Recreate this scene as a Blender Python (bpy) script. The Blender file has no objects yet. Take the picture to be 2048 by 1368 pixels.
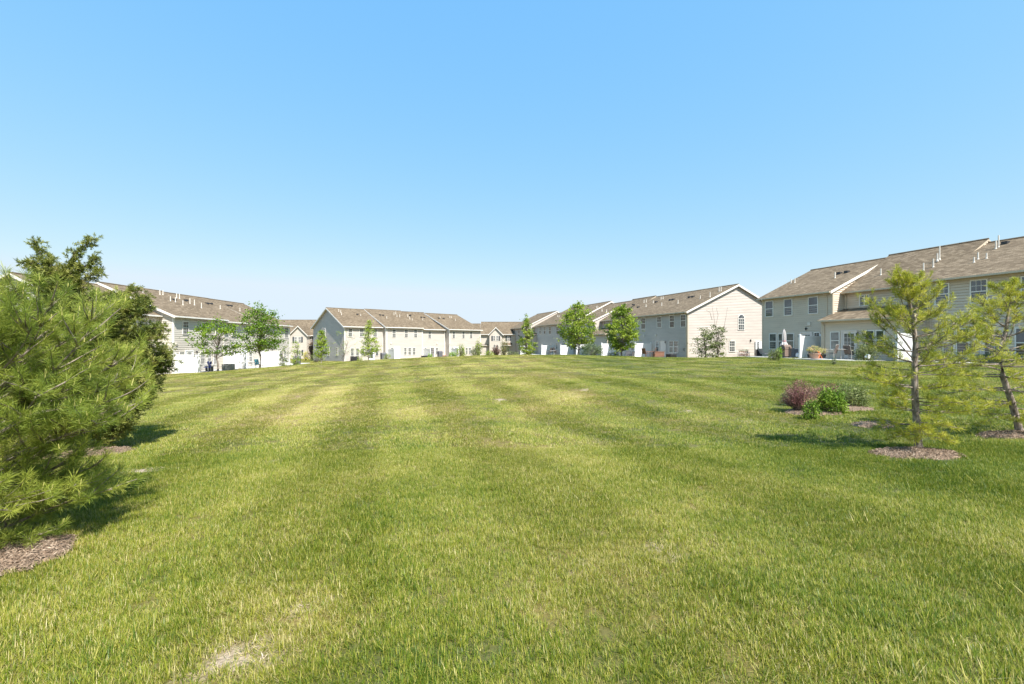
import bpy, math, random
import numpy as np
from mathutils import Vector, Matrix
random.seed(7); RNG = np.random.default_rng(7)
S = bpy.context.scene
C = S.collection
R = math.radians

# ------------------------------------------------------------------ camera, sky, sun, exposure
EYE = 1.6
FPX = 910.0                       # focal length in pixels of the 2048 px wide photograph
cam = bpy.data.objects.new('camera', bpy.data.cameras.new('camera')); C.objects.link(cam)
cam.location = (0, 0, EYE); cam.rotation_euler = (R(90), 0, 0)
cam.data.lens = 16.0; cam.data.sensor_width = 36.0
cam.data.clip_start = 0.05; cam.data.clip_end = 5000
S.camera = cam
SUN_H = (.559, -.829); SUN_AZ = math.atan2(*SUN_H)  # clockwise from +Y
SUN_EL = R(54)
world = bpy.data.worlds.new('World'); S.world = world; world.use_nodes = True
nt = world.node_tree; nt.nodes.clear()
wo = nt.nodes.new('ShaderNodeOutputWorld'); wb = nt.nodes.new('ShaderNodeBackground')
sky = nt.nodes.new('ShaderNodeTexSky'); sky.sky_type = 'NISHITA'; sky.sun_disc = False
sky.sun_elevation = SUN_EL; sky.sun_rotation = SUN_AZ
sky.altitude = 0; sky.air_density = 1.0; sky.dust_density = 0.35; sky.ozone_density = 2.0
wb.inputs['Strength'].default_value = 0.12
# the clear, pale cyan grade of this sky, the same in every direction: out = k * in^g per channel
sp_ = nt.nodes.new('ShaderNodeSeparateColor'); cb_ = nt.nodes.new('ShaderNodeCombineColor'); nt.links.new(sky.outputs[0], sp_.inputs[0])
for ch, (k_, g_) in enumerate(((1.05, .78), (.953, .36), (1.10, .10))):
    a_ = nt.nodes.new('ShaderNodeMath'); a_.operation = 'MULTIPLY'; a_.inputs[1].default_value = .153; nt.links.new(sp_.outputs[ch], a_.inputs[0])
    b_ = nt.nodes.new('ShaderNodeMath'); b_.operation = 'POWER'; b_.inputs[1].default_value = g_; nt.links.new(a_.outputs[0], b_.inputs[0])
    c_ = nt.nodes.new('ShaderNodeMath'); c_.operation = 'MULTIPLY'; c_.inputs[1].default_value = k_/.24; nt.links.new(b_.outputs[0], c_.inputs[0])
    d_ = nt.nodes.new('ShaderNodeMath'); d_.operation = 'MINIMUM'; d_.inputs[1].default_value = (.76, .89, 1.0)[ch]/.24; nt.links.new(c_.outputs[0], d_.inputs[0]); nt.links.new(d_.outputs[0], cb_.inputs[ch])
nt.links.new(cb_.outputs[0], wb.inputs['Color']); nt.links.new(wb.outputs[0], wo.inputs[0])
sl = bpy.data.lights.new('sun', 'SUN'); sun = bpy.data.objects.new('sun', sl); C.objects.link(sun)
sl.energy = 4.6; sl.angle = R(0.55); sl.color = (1.0, .97, .92)
sdir = Vector((SUN_H[0]*math.cos(SUN_EL), SUN_H[1]*math.cos(SUN_EL), math.sin(SUN_EL)))
sun.rotation_euler = sdir.to_track_quat('Z', 'Y').to_euler(); sun.location = (20, -20, 40)
S.view_settings.view_transform = 'Standard'; S.view_settings.look = 'None'
S.view_settings.gamma = 1.0; S.view_settings.exposure = 1.0
S.view_settings.use_curve_mapping = False
S.render.engine = 'CYCLES'
S.cycles.max_bounces = 6; S.cycles.transparent_max_bounces = 4

# ------------------------------------------------------------------ helpers
def tag(o, label=None, cat=None, group=None, kind=None):
    if label: o['label'] = label
    if cat: o['category'] = cat
    if group: o['group'] = group
    if kind: o['kind'] = kind
    return o
def empty(name, loc, rz=0):
    o = bpy.data.objects.new(name, None); C.objects.link(o)
    o.empty_display_size = .3; o.location = loc; o.rotation_euler = (0, 0, rz); return o
def link(name, me, parent=None, loc=(0, 0, 0), rz=0):
    o = bpy.data.objects.new(name, me); C.objects.link(o); o.parent = parent
    o.location = loc; o.rotation_euler = (0, 0, rz); return o
def copy_tree(o, parent=None):
    c = o.copy(); C.objects.link(c)
    if parent: c.parent = parent
    for ch in list(o.children): copy_tree(ch, c)
    return c

class MB:
    """collects polygons, becomes one mesh"""
    def __init__(s): s.v = []; s.f = []; s.m = []; s.uv = []
    def poly(s, pts, m=0, uv=None):
        b = len(s.v); s.v += [tuple(p) for p in pts]; s.f.append(tuple(range(b, b+len(pts)))); s.m.append(m)
        s.uv.append(uv if uv else [(p[0]+p[1], p[2]) for p in pts])
    def box(s, x0, x1, y0, y1, z0, z1, m=0):
        b = len(s.v)
        s.v += [(x0,y0,z0),(x1,y0,z0),(x1,y1,z0),(x0,y1,z0),(x0,y0,z1),(x1,y0,z1),(x1,y1,z1),(x0,y1,z1)]
        for q in ((0,3,2,1),(4,5,6,7),(0,1,5,4),(1,2,6,5),(2,3,7,6),(3,0,4,7)):
            s.f.append(tuple(b+i for i in q)); s.m.append(m); s.uv.append([(s.v[b+i][0]+s.v[b+i][1], s.v[b+i][2]) for i in q])
    def tube(s, pts, rad, n=6, m=0, cap=True):
        pts = [Vector(p) for p in pts]
        if not hasattr(rad, '__len__'): rad = [rad]*len(pts)
        b = len(s.v); up = Vector((0, 0, 1))
        for i, p in enumerate(pts):
            d = (pts[min(i+1, len(pts)-1)] - pts[max(i-1, 0)]).normalized()
            a = d.cross(up)
            if a.length < .05: a = d.cross(Vector((1, 0, 0)))
            a.normalize(); c = d.cross(a)
            for k in range(n):
                t = 2*math.pi*k/n; q = p + (a*math.cos(t)+c*math.sin(t))*rad[i]; s.v.append(tuple(q))
        for i in range(len(pts)-1):
            for k in range(n):
                q = (b+i*n+k, b+i*n+(k+1) % n, b+(i+1)*n+(k+1) % n, b+(i+1)*n+k)
                s.f.append(q); s.m.append(m); s.uv.append([(k/n, i), ((k+1)/n, i), ((k+1)/n, i+1), (k/n, i+1)])
        if cap:
            for base in (b, b+(len(pts)-1)*n):
                s.f.append(tuple(base+k for k in range(n))); s.m.append(m); s.uv.append([(0, 0)]*n)
    def lathe(s, prof, n=14, cx=0, cy=0, m=0):
        s.tube([(cx, cy, z) for r, z in prof], [r for r, z in prof], n, m)
    def mesh(s, name, mats, smooth=False):
        me = bpy.data.meshes.new(name); me.from_pydata(s.v, [], s.f)
        if not isinstance(mats, (list, tuple)): mats = [mats]
        for x in mats: me.materials.append(x)
        me.polygons.foreach_set('material_index', s.m)
        ul = me.uv_layers.new(name='UVMap'); flat = []
        for u in s.uv:
            for a in u: flat += [a[0], a[1]]
        ul.data.foreach_set('uv', flat)
        if smooth: me.polygons.foreach_set('use_smooth', [True]*len(s.f))
        me.update(); return me
    def build(s, name, mats, parent=None, smooth=False, loc=(0, 0, 0), rz=0):
        return link(name, s.mesh(name, mats, smooth), parent, loc, rz)

def fast_mesh(name, V, F, mats, tint=None, smooth=False):
    """V (n,3), F (m,k) numpy; tint per vertex in 0..1"""
    me = bpy.data.meshes.new(name); k = F.shape[1]
    me.vertices.add(len(V)); me.vertices.foreach_set('co', np.ascontiguousarray(V, dtype=np.float32).ravel())
    me.loops.add(F.size); me.loops.foreach_set('vertex_index', np.ascontiguousarray(F, dtype=np.int32).ravel())
    me.polygons.add(len(F)); me.polygons.foreach_set('loop_start', np.arange(0, F.size, k, dtype=np.int32))
    try: me.polygons.foreach_set('loop_total', np.full(len(F), k, dtype=np.int32))
    except Exception: pass
    if tint is not None:
        a = me.attributes.new('tint', 'FLOAT', 'POINT'); a.data.foreach_set('value', np.ascontiguousarray(tint, dtype=np.float32))
    for x in (mats if isinstance(mats, (list, tuple)) else [mats]): me.materials.append(x)
    if smooth: me.polygons.foreach_set('use_smooth', np.ones(len(F), dtype=bool))
    me.update(calc_edges=True); me.validate(); return me

# ------------------------------------------------------------------ materials
def nodes_mat(name):
    m = bpy.data.materials.new(name); m.use_nodes = True; t = m.node_tree; t.nodes.clear()
    o = t.nodes.new('ShaderNodeOutputMaterial'); return m, t, o
def N(t, typ, **kw):
    n = t.nodes.new(typ)
    for k, v in kw.items(): setattr(n, k, v)
    return n
def ramp(t, stops):
    r = t.nodes.new('ShaderNodeValToRGB'); e = r.color_ramp.elements
    while len(e) < len(stops): e.new(.5)
    for i, (p, c) in enumerate(stops): e[i].position = p; e[i].color = (*c, 1)
    return r
def plain(name, col, rough=.6, var=.12, scale=3.0, metal=0, spec=.5, bump=0, bscale=40):
    m, t, o = nodes_mat(name); b = N(t, 'ShaderNodeBsdfPrincipled'); t.links.new(b.outputs[0], o.inputs[0])
    b.inputs['Roughness'].default_value = rough; b.inputs['Metallic'].default_value = metal
    b.inputs['Specular IOR Level'].default_value = spec
    g = N(t, 'ShaderNodeNewGeometry'); n = N(t, 'ShaderNodeTexNoise'); n.inputs['Scale'].default_value = scale
    n.inputs['Detail'].default_value = 6; t.links.new(g.outputs['Position'], n.inputs['Vector'])
    r = ramp(t, [(.3, [c*(1-var) for c in col]), (.7, [min(1, c*(1+var)) for c in col])])
    t.links.new(n.outputs['Fac'], r.inputs[0]); t.links.new(r.outputs[0], b.inputs['Base Color'])
    if bump:
        n2 = N(t, 'ShaderNodeTexNoise'); n2.inputs['Scale'].default_value = bscale; t.links.new(g.outputs['Position'], n2.inputs['Vector'])
        bp = N(t, 'ShaderNodeBump'); bp.inputs['Strength'].default_value = bump; bp.inputs['Distance'].default_value = .02
        t.links.new(n2.outputs['Fac'], bp.inputs['Height']); t.links.new(bp.outputs[0], b.inputs['Normal'])
    return m
def siding(name, col):
    m, t, o = nodes_mat(name); b = N(t, 'ShaderNodeBsdfPrincipled'); t.links.new(b.outputs[0], o.inputs[0])
    b.inputs['Roughness'].default_value = .55; b.inputs['Specular IOR Level'].default_value = .3
    g = N(t, 'ShaderNodeNewGeometry'); mp = N(t, 'ShaderNodeMapping'); mp.inputs['Scale'].default_value = (.5, .5, 2.2)
    t.links.new(g.outputs['Position'], mp.inputs[0])
    n = N(t, 'ShaderNodeTexNoise'); n.inputs['Scale'].default_value = 1.3; n.inputs['Detail'].default_value = 8
    t.links.new(mp.outputs[0], n.inputs['Vector'])
    r = ramp(t, [(.25, [c*.88 for c in col]), (.75, [min(1, c*1.07) for c in col])])
    t.links.new(n.outputs['Fac'], r.inputs[0]); t.links.new(r.outputs[0], b.inputs['Base Color']); return m
def shingle(name, cols):
    m, t, o = nodes_mat(name); b = N(t, 'ShaderNodeBsdfPrincipled'); t.links.new(b.outputs[0], o.inputs[0])
    b.inputs['Roughness'].default_value = .95; b.inputs['Specular IOR Level'].default_value = .15
    uv = N(t, 'ShaderNodeUVMap'); bk = N(t, 'ShaderNodeTexBrick')
    bk.inputs['Scale'].default_value = 1; bk.inputs['Brick Width'].default_value = .34; bk.inputs['Row Height'].default_value = .15
    bk.inputs['Mortar Size'].default_value = .012; bk.inputs['Bias'].default_value = 0
    bk.inputs['Color1'].default_value = (0, 0, 0, 1); bk.inputs['Color2'].default_value = (1, 1, 1, 1); bk.inputs['Mortar'].default_value = (.1, .1, .1, 1)
    t.links.new(uv.outputs[0], bk.inputs['Vector'])
    n = N(t, 'ShaderNodeTexNoise'); n.inputs['Scale'].default_value = .35; n.inputs['Detail'].default_value = 8; n.inputs['Roughness'].default_value = .8
    t.links.new(uv.outputs[0], n.inputs['Vector'])
    n3 = N(t, 'ShaderNodeTexNoise'); n3.inputs['Scale'].default_value = 5; n3.inputs['Detail'].default_value = 4
    t.links.new(uv.outputs[0], n3.inputs['Vector'])
    mx = N(t, 'ShaderNodeMath', operation='MULTIPLY_ADD'); mx.inputs[1].default_value = .42
    hf = N(t, 'ShaderNodeMath', operation='MULTIPLY'); hf.inputs[1].default_value = .5; t.links.new(n.outputs['Fac'], hf.inputs[0])
    t.links.new(bk.outputs['Color'], mx.inputs[0]); t.links.new(hf.outputs[0], mx.inputs[2])
    mx2 = N(t, 'ShaderNodeMath', operation='MULTIPLY_ADD'); mx2.inputs[1].default_value = .5
    t.links.new(n3.outputs['Fac'], mx2.inputs[0]); t.links.new(mx.outputs[0], mx2.inputs[2])
    r = ramp(t, [(.42, cols[0]), (.72, cols[1]), (1.0, cols[2])])
    t.links.new(mx2.outputs[0], r.inputs[0]); t.links.new(r.outputs[0], b.inputs['Base Color'])
    bp = N(t, 'ShaderNodeBump'); bp.inputs['Strength'].default_value = .5; bp.inputs['Distance'].default_value = .015
    t.links.new(bk.outputs['Fac'], bp.inputs['Height']); bp.invert = True; t.links.new(bp.outputs[0], b.inputs['Normal'])
    return m
def glass(name, col, rough=.04):
    m, t, o = nodes_mat(name); b = N(t, 'ShaderNodeBsdfPrincipled'); t.links.new(b.outputs[0], o.inputs[0])
    g = N(t, 'ShaderNodeNewGeometry'); n = N(t, 'ShaderNodeTexNoise'); n.inputs['Scale'].default_value = 2.2; n.inputs['Detail'].default_value = 3
    t.links.new(g.outputs['Position'], n.inputs['Vector'])
    r = ramp(t, [(.35, [c*.55 for c in col]), (.65, [c*1.35 for c in col])]); t.links.new(n.outputs['Fac'], r.inputs[0])
    t.links.new(r.outputs[0], b.inputs['Base Color']); b.inputs['Roughness'].default_value = rough
    b.inputs['Specular IOR Level'].default_value = .9; b.inputs['IOR'].default_value = 1.55
    return m
def leafy(name, cols, trans=.35, pscale=.7, rough=.55):
    """foliage: tint attribute + position noise choose between cols"""
    m, t, o = nodes_mat(name)
    a = N(t, 'ShaderNodeAttribute'); a.attribute_name = 'tint'
    g = N(t, 'ShaderNodeNewGeometry'); n = N(t, 'ShaderNodeTexNoise'); n.inputs['Scale'].default_value = pscale; n.inputs['Detail'].default_value = 3
    t.links.new(g.outputs['Position'], n.inputs['Vector'])
    mx = N(t, 'ShaderNodeMath', operation='MULTIPLY_ADD'); mx.inputs[1].default_value = .65
    sb = N(t, 'ShaderNodeMath', operation='MULTIPLY_ADD'); sb.inputs[1].default_value = 1.1; sb.inputs[2].default_value = -.37
    t.links.new(n.outputs['Fac'], sb.inputs[0])
    t.links.new(a.outputs['Fac'], mx.inputs[0]); t.links.new(sb.outputs[0], mx.inputs[2])
    k = len(cols); r = ramp(t, [(i/(k-1), c) for i, c in enumerate(cols)]); t.links.new(mx.outputs[0], r.inputs[0])
    b = N(t, 'ShaderNodeBsdfPrincipled'); b.inputs['Roughness'].default_value = rough; b.inputs['Specular IOR Level'].default_value = .35
    tr = N(t, 'ShaderNodeBsdfTranslucent'); ms = N(t, 'ShaderNodeMixShader'); ms.inputs[0].default_value = trans
    t.links.new(r.outputs[0], b.inputs['Base Color']); t.links.new(r.outputs[0], tr.inputs['Color'])
    t.links.new(b.outputs[0], ms.inputs[1]); t.links.new(tr.outputs[0], ms.inputs[2]); t.links.new(ms.outputs[0], o.inputs[0])
    return m
def bark(name, c0, c1):
    m, t, o = nodes_mat(name); b = N(t, 'ShaderNodeBsdfPrincipled'); t.links.new(b.outputs[0], o.inputs[0])
    b.inputs['Roughness'].default_value = .9
    g = N(t, 'ShaderNodeNewGeometry'); mp = N(t, 'ShaderNodeMapping'); mp.inputs['Scale'].default_value = (1, 1, .35); t.links.new(g.outputs['Position'], mp.inputs[0])
    n = N(t, 'ShaderNodeTexNoise'); n.inputs['Scale'].default_value = 30; n.inputs['Detail'].default_value = 6; t.links.new(mp.outputs[0], n.inputs['Vector'])
    r = ramp(t, [(.35, c0), (.65, c1)]); t.links.new(n.outputs['Fac'], r.inputs[0]); t.links.new(r.outputs[0], b.inputs['Base Color'])
    bp = N(t, 'ShaderNodeBump'); bp.inputs['Strength'].default_value = .8; bp.inputs['Distance'].default_value = .01
    t.links.new(n.outputs['Fac'], bp.inputs['Height']); t.links.new(bp.outputs[0], b.inputs['Normal']); return m

DRY = [(2.0, 14.4, 1.5, .34), (-2.2, 11.5, 1.8, .22), (-5.6, 12.5, 2.6, .22), (.6, 12.0, 1.0, .2), (-7.5, 17, 3.5, .2), (1.0, 20, 3.0, .14), (-1.4, 2.5, .7, .16), (.9, 3.4, .6, .16)]
def lawn_color(t, attr=True):
    """shared colour field of the lawn: patches of lush, yellow and straw grass by position"""
    g = N(t, 'ShaderNodeNewGeometry')
    def noise(scale, detail, rough=.55, off=0.0):
        mp = N(t, 'ShaderNodeMapping'); mp.inputs['Location'].default_value = (off, off*.7, 0); mp.inputs['Scale'].default_value = (1, 1, 0)
        t.links.new(g.outputs['Position'], mp.inputs[0])
        n = N(t, 'ShaderNodeTexNoise'); n.inputs['Scale'].default_value = scale; n.inputs['Detail'].default_value = detail
        n.inputs['Roughness'].default_value = rough; t.links.new(mp.outputs[0], n.inputs['Vector']); return n.outputs['Fac']
    def m(op, a, b, c=None):
        x = N(t, 'ShaderNodeMath', operation=op)
        for i, v in enumerate([a, b] + ([c] if c is not None else [])):
            if isinstance(v, (int, float)): x.inputs[i].default_value = v
            else: t.links.new(v, x.inputs[i])
        return x.outputs[0]
    sx = N(t, 'ShaderNodeSeparateXYZ'); t.links.new(g.outputs['Position'], sx.inputs[0])
    big = noise(.22, 5, .6); mid = noise(1.3, 4, .6, 13)
    side = N(t, 'ShaderNodeMapRange'); side.inputs[1].default_value = 1.0; side.inputs[2].default_value = 7.0
    side.inputs[3].default_value = 0; side.inputs[4].default_value = .22; t.links.new(sx.outputs[0], side.inputs[0])
    far = N(t, 'ShaderNodeMapRange'); far.inputs[1].default_value = 5; far.inputs[2].default_value = 16
    far.inputs[3].default_value = 0; far.inputs[4].default_value = .10; t.links.new(sx.outputs[1], far.inputs[0])
    v = m('MULTIPLY_ADD', big, 1.05, -.14)
    v = m('ADD', v, m('MULTIPLY_ADD', mid, .70, -.35))
    v = m('SUBTRACT', v, side.outputs[0])
    v = m('ADD', v, far.outputs[0])
    for (cx, cy, rx, w_) in DRY:
        mp = N(t, 'ShaderNodeMapping'); mp.inputs['Location'].default_value = (-cx/rx, -cy/(rx*1.3), 0); mp.inputs['Scale'].default_value = (1/rx, 1/(rx*1.3), 0)
        t.links.new(g.outputs['Position'], mp.inputs[0]); ln = N(t, 'ShaderNodeVectorMath', operation='LENGTH'); t.links.new(mp.outputs[0], ln.inputs[0])
        mr = N(t, 'ShaderNodeMapRange'); mr.interpolation_type = 'SMOOTHSTEP'; mr.inputs[1].default_value = 1.0; mr.inputs[2].default_value = .1; mr.inputs[3].default_value = 0; mr.inputs[4].default_value = w_
        t.links.new(ln.outputs['Value'], mr.inputs[0]); v = m('ADD', v, mr.outputs[0])
    if attr:
        a = N(t, 'ShaderNodeAttribute'); a.attribute_name = 'tint'
        v = m('ADD', v, m('MULTIPLY_ADD', a.outputs['Fac'], .75, -.34))
    r = ramp(t, [(.0, (.075, .135, .012)), (.24, (.180, .245, .020)), (.48, (.325, .328, .038)), (.70, (.46, .415, .085)), (.95, (.66, .56, .27))])
    t.links.new(v, r.inputs[0]); return r.outputs[0]
def grass_mat():
    m, t, o = nodes_mat('grass_blade'); col = lawn_color(t)
    b = N(t, 'ShaderNodeBsdfPrincipled'); b.inputs['Roughness'].default_value = .42; b.inputs['Specular IOR Level'].default_value = .34
    tr = N(t, 'ShaderNodeBsdfTranslucent'); ms = N(t, 'ShaderNodeMixShader'); ms.inputs[0].default_value = .38
    t.links.new(col, b.inputs['Base Color']); t.links.new(col, tr.inputs['Color'])
    t.links.new(b.outputs[0], ms.inputs[1]); t.links.new(tr.outputs[0], ms.inputs[2]); t.links.new(ms.outputs[0], o.inputs[0]); return m
def ground_mat():
    m, t, o = nodes_mat('lawn_soil'); col = lawn_color(t, False)
    b = N(t, 'ShaderNodeBsdfPrincipled'); b.inputs['Roughness'].default_value = .95; t.links.new(b.outputs[0], o.inputs[0])
    g = N(t, 'ShaderNodeNewGeometry'); n = N(t, 'ShaderNodeTexNoise'); n.inputs['Scale'].default_value = 45; n.inputs['Detail'].default_value = 9
    t.links.new(g.outputs['Position'], n.inputs['Vector'])
    r = ramp(t, [(.3, (.20, .145, .10)), (.7, (.50, .40, .29))]); t.links.new(n.outputs['Fac'], r.inputs[0])
    mx = N(t, 'ShaderNodeMix', data_type='RGBA'); mx.inputs[0].default_value = .45
    # bare spots show pale earth only
    a = N(t, 'ShaderNodeAttribute'); a.attribute_name = 'bare'
    rr = N(t, 'ShaderNodeMapRange'); rr.inputs[1].default_value = 0; rr.inputs[2].default_value = 1; rr.inputs[3].default_value = .95; rr.inputs[4].default_value = 0
    t.links.new(a.outputs['Fac'], rr.inputs[0]); t.links.new(rr.outputs[0], mx.inputs[0])
    dk = N(t, 'ShaderNodeMix', data_type='RGBA', blend_type='MULTIPLY'); dk.inputs[0].default_value = 1; dk.inputs['B'].default_value = (.40, .31, .40, 1); t.links.new(col, dk.inputs['A'])
    t.links.new(r.outputs[0], mx.inputs['A']); t.links.new(dk.outputs['Result'], mx.inputs['B']); t.links.new(mx.outputs['Result'], b.inputs['Base Color'])
    bp = N(t, 'ShaderNodeBump'); bp.inputs['Strength'].default_value = .8; bp.inputs['Distance'].default_value = .02
    t.links.new(n.outputs['Fac'], bp.inputs['Height']); t.links.new(bp.outputs[0], b.inputs['Normal']); return m

M = dict(
    side_left=siding('white_siding', (.61, .555, .485)),
    side_mid=siding('cream_siding', (.54, .482, .425)),
    side_rc=siding('beige_siding', (.555, .488, .43)),
    side_right=siding('tan_siding', (.65, .54, .42)),
    side_far=siding('far_siding', (.60, .53, .45)),
    roof=shingle('brown_shingles', ((.105, .077, .050), (.170, .128, .084), (.265, .205, .140))),
    trim=plain('white_trim', (.76, .72, .66), .5, .04),
    trim_tan=plain('tan_trim', (.55, .46, .345), .5, .04),
    vinyl=plain('white_vinyl', (.78, .775, .76), .35, .02),
    pvc=plain('vent_white', (.70, .64, .56), .6, .05),
    dark=plain('dark_metal', (.035, .035, .038), .5, .2),
    glass=glass('window_glass', (.055, .062, .065)),
    glass_b=glass('window_blind', (.19, .19, .185), .12),
    glass_c=glass('window_curtain', (.10, .105, .10), .06),
    shutter=plain('shutter_paint', (.07, .075, .085), .6),
    door=plain('door_paint', (.70, .62, .56), .5, .05),
    white=plain('white_paint', (.80, .80, .80), .5, .04),
    concrete=plain('patio_concrete', (.52, .50, .46), .9, .15, 4, bump=.3),
    ac=plain('condenser_metal', (.30, .30, .29), .5, .15, metal=.2),
    brown=plain('brown_sling', (.13, .10, .085), .8, .2, 20),
    wood=plain('stained_wood', (.24, .12, .075), .7, .25, 12),
    frame=plain('chair_frame', (.42, .38, .33), .45, .1),
    terracotta=plain('terracotta', (.46, .29, .215), .8, .15, 12),
    orange=plain('orange_plastic', (.85, .20, .05), .45, .05),
    red=plain('red_plastic', (.55, .02, .05), .45, .1),
    teal=plain('teal_sling', (.10, .42, .46), .6, .1),
    blue=plain('blue_fabric', (.05, .07, .30), .7, .2, 20),
    cloth=plain('umbrella_cloth', (.62, .57, .545), .8, .12, 14),
    tarp=plain('grill_cover', (.12, .12, .13), .75, .2, 10),
    grill=plain('grill_lid', (.20, .14, .11), .5, .2, 10),
    storage=plain('storage_grey', (.16, .17, .19), .6, .15),
    stone=plain('brick_veneer', (.42, .27, .22), .9, .3, 15),
    mulch=plain('mulch', (.21, .145, .098), .95, .45, 28, bump=.9),
    chip=leafy('mulch_chip', ((.08, .05, .03), (.25, .175, .12), (.50, .39, .29)), 0, 6, .9),
    bark_pine=bark('pine_bark', (.10, .075, .055), (.36, .29, .235)),
    bark_grey=bark('grey_bark', (.13, .10, .08), (.32, .27, .22)),
    bark_dark=bark('dark_bark', (.06, .045, .035), (.20, .155, .12)),
    needle_left=leafy('long_needles', ((.075, .12, .018), (.20, .265, .035), (.38, .42, .065), (.56, .54, .12)), .3, 1.2),
    needle_right=leafy('yellow_needles', ((.11, .145, .018), (.30, .33, .03), (.52, .50, .05), (.70, .64, .10)), .3, 1.2),
    cedar=leafy('cedar_scales', ((.05, .085, .018), (.14, .175, .03), (.27, .29, .055), (.44, .40, .14)), .25, 1.5),
    green=leafy('maple_leaves', ((.05, .10, .010), (.16, .25, .018), (.32, .40, .04), (.50, .55, .14)), .35, .8),
    green_b=leafy('locust_leaves', ((.035, .09, .008), (.10, .19, .012), (.20, .31, .02), (.33, .42, .05)), .35, .8),
    lime=leafy('lime_leaves', ((.11, .19, .015), (.24, .34, .03), (.38, .46, .06), (.48, .52, .12)), .35, .8),
    olive=leafy('olive_leaves', ((.045, .075, .02), (.12, .16, .04), (.22, .26, .08), (.38, .36, .18)), .25, 2),
    holly=leafy('dark_leaves', ((.03, .06, .018), (.085, .13, .04), (.19, .24, .10), (.40, .42, .28)), .2, 3),
    maroon=leafy('barberry_leaves', ((.11, .035, .035), (.26, .10, .095), (.42, .22, .19), (.36, .32, .12)), .25, 3),
    privet=leafy('hedge_leaves', ((.035, .085, .008), (.10, .19, .012), (.21, .32, .025), (.36, .42, .07)), .3, 3),
    bright=leafy('privet_leaves', ((.07, .17, .01), (.17, .34, .015), (.30, .48, .03), (.45, .58, .09)), .35, 3),
    yellow=leafy('yellow_flowers', ((.45, .45, .02), (.80, .70, .03), (.85, .80, .1)), .3, 3),
    redbud=leafy('red_leaves', ((.10, .05, .04), (.25, .12, .09), (.35, .2, .15)), .3, 3),
    flower=leafy('mixed_flowers', ((.10, .25, .03), (.35, .40, .08), (.75, .60, .30), (.80, .30, .25)), .3, 9),
    redflower=leafy('red_flowers', ((.12, .22, .05), (.55, .08, .06), (.80, .25, .22)), .3, 9),
)
M['lap_shade'] = plain('lap_shadow_line', (.13, .115, .095), .9, .3, 2)  # dark colour that paints the shadow under each siding lap
M['grass'] = grass_mat(); M['soil'] = ground_mat()

# ------------------------------------------------------------------ terrain
CP = [(0,-6,0),(0,0,0),(0,3,0),(-3,3,-.03),(3,3,.02),(6,6.6,0),(9,8.5,.05),(-5,5,-.12),(-8,9,-.35),(0,9,-.12),(4,8.6,-.16),(7,10.5,-.05),(3,11,-.20),(4,14.5,.0),(9,12,-.08),(5,21,.10),(-3,13,-.22),(-4,18,-.10),
      (12,14,.08),(-12,14,-.5),(0,17,-.04),(0,25,.02),(8,28,.08),(-10,26,-.45),(-20,28,-.9),(-28,38,-1.22),(-20,45,-.58),
      (-16,45,-.36),(-11,45,-.08),(-6,45,.10),(1.3,45,.28),(8.7,45,.25),(14,44,.10),(18,44.5,.02),(22,43,.2),(24,43,.28),(26,36,.3),
      (28.5,29,.42),(31,22,.58),(20,20,.3),(19.3,50,-.40),(12,72,-.6),(5,60,-.2),(-3,60,-.3),(-12,62,-.8),(-26,72,-1.45),(-10,88,-1.5),
      (-32,43,-1.42),(-30,50.5,-1.46),(-29.5,58,-1.46),(-28,66,-1.44),(-38,30,-1.5),(10,90,-.8),(0,105,-1.95),(-45,100,-1.95),
      (60,40,.5),(60,100,0),(-80,60,-1.6),(-80,0,-1.2),(80,0,.8),(0,-80,0),(-60,-60,-.5),(60,-60,.5),(0,180,-2.0),(120,180,-1),(-120,180,-2)]
CP = np.array(CP, float)
def _U(r2): return np.where(r2 > 1e-9, .5*r2*np.log(np.maximum(r2, 1e-9)), 0)
_d = ((CP[:, None, :2]-CP[None, :, :2])**2).sum(-1); _n = len(CP)
_A = np.zeros((_n+3, _n+3)); _A[:_n, :_n] = _U(_d)+np.eye(_n)*4.0
_A[:_n, _n] = 1; _A[:_n, _n+1:] = CP[:, :2]; _A[_n, :_n] = 1; _A[_n+1:, :_n] = CP[:, :2].T
_W = np.linalg.solve(_A, np.concatenate([CP[:, 2], [0, 0, 0]]))
def Hn(x, y):
    x = np.asarray(x, float); y = np.asarray(y, float); sh = x.shape
    P = np.stack([np.clip(x, -120, 120).ravel(), np.clip(y, -80, 180).ravel()], 1)
    out = np.empty(len(P))
    for i in range(0, len(P), 20000):
        q = P[i:i+20000]; r2 = ((q[:, None]-CP[None, :, :2])**2).sum(-1)
        out[i:i+20000] = _U(r2)@_W[:_n]+_W[_n]+q@_W[_n+1:]
    x_, y_ = P[:, 0], P[:, 1]
    out += .018*np.sin(x_*.9+y_*.4)*np.sin(y_*.7-x_*.3)+.012*np.sin(x_*2.1+1)*np.sin(y_*1.7)
    return out.reshape(sh)
def H(x, y): return float(Hn(np.array([x]), np.array([y]))[0])
def at(px, Y): return (px-1024)/FPX*Y
def zat(py, Y): return EYE+(684-py)/FPX*Y

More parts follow.
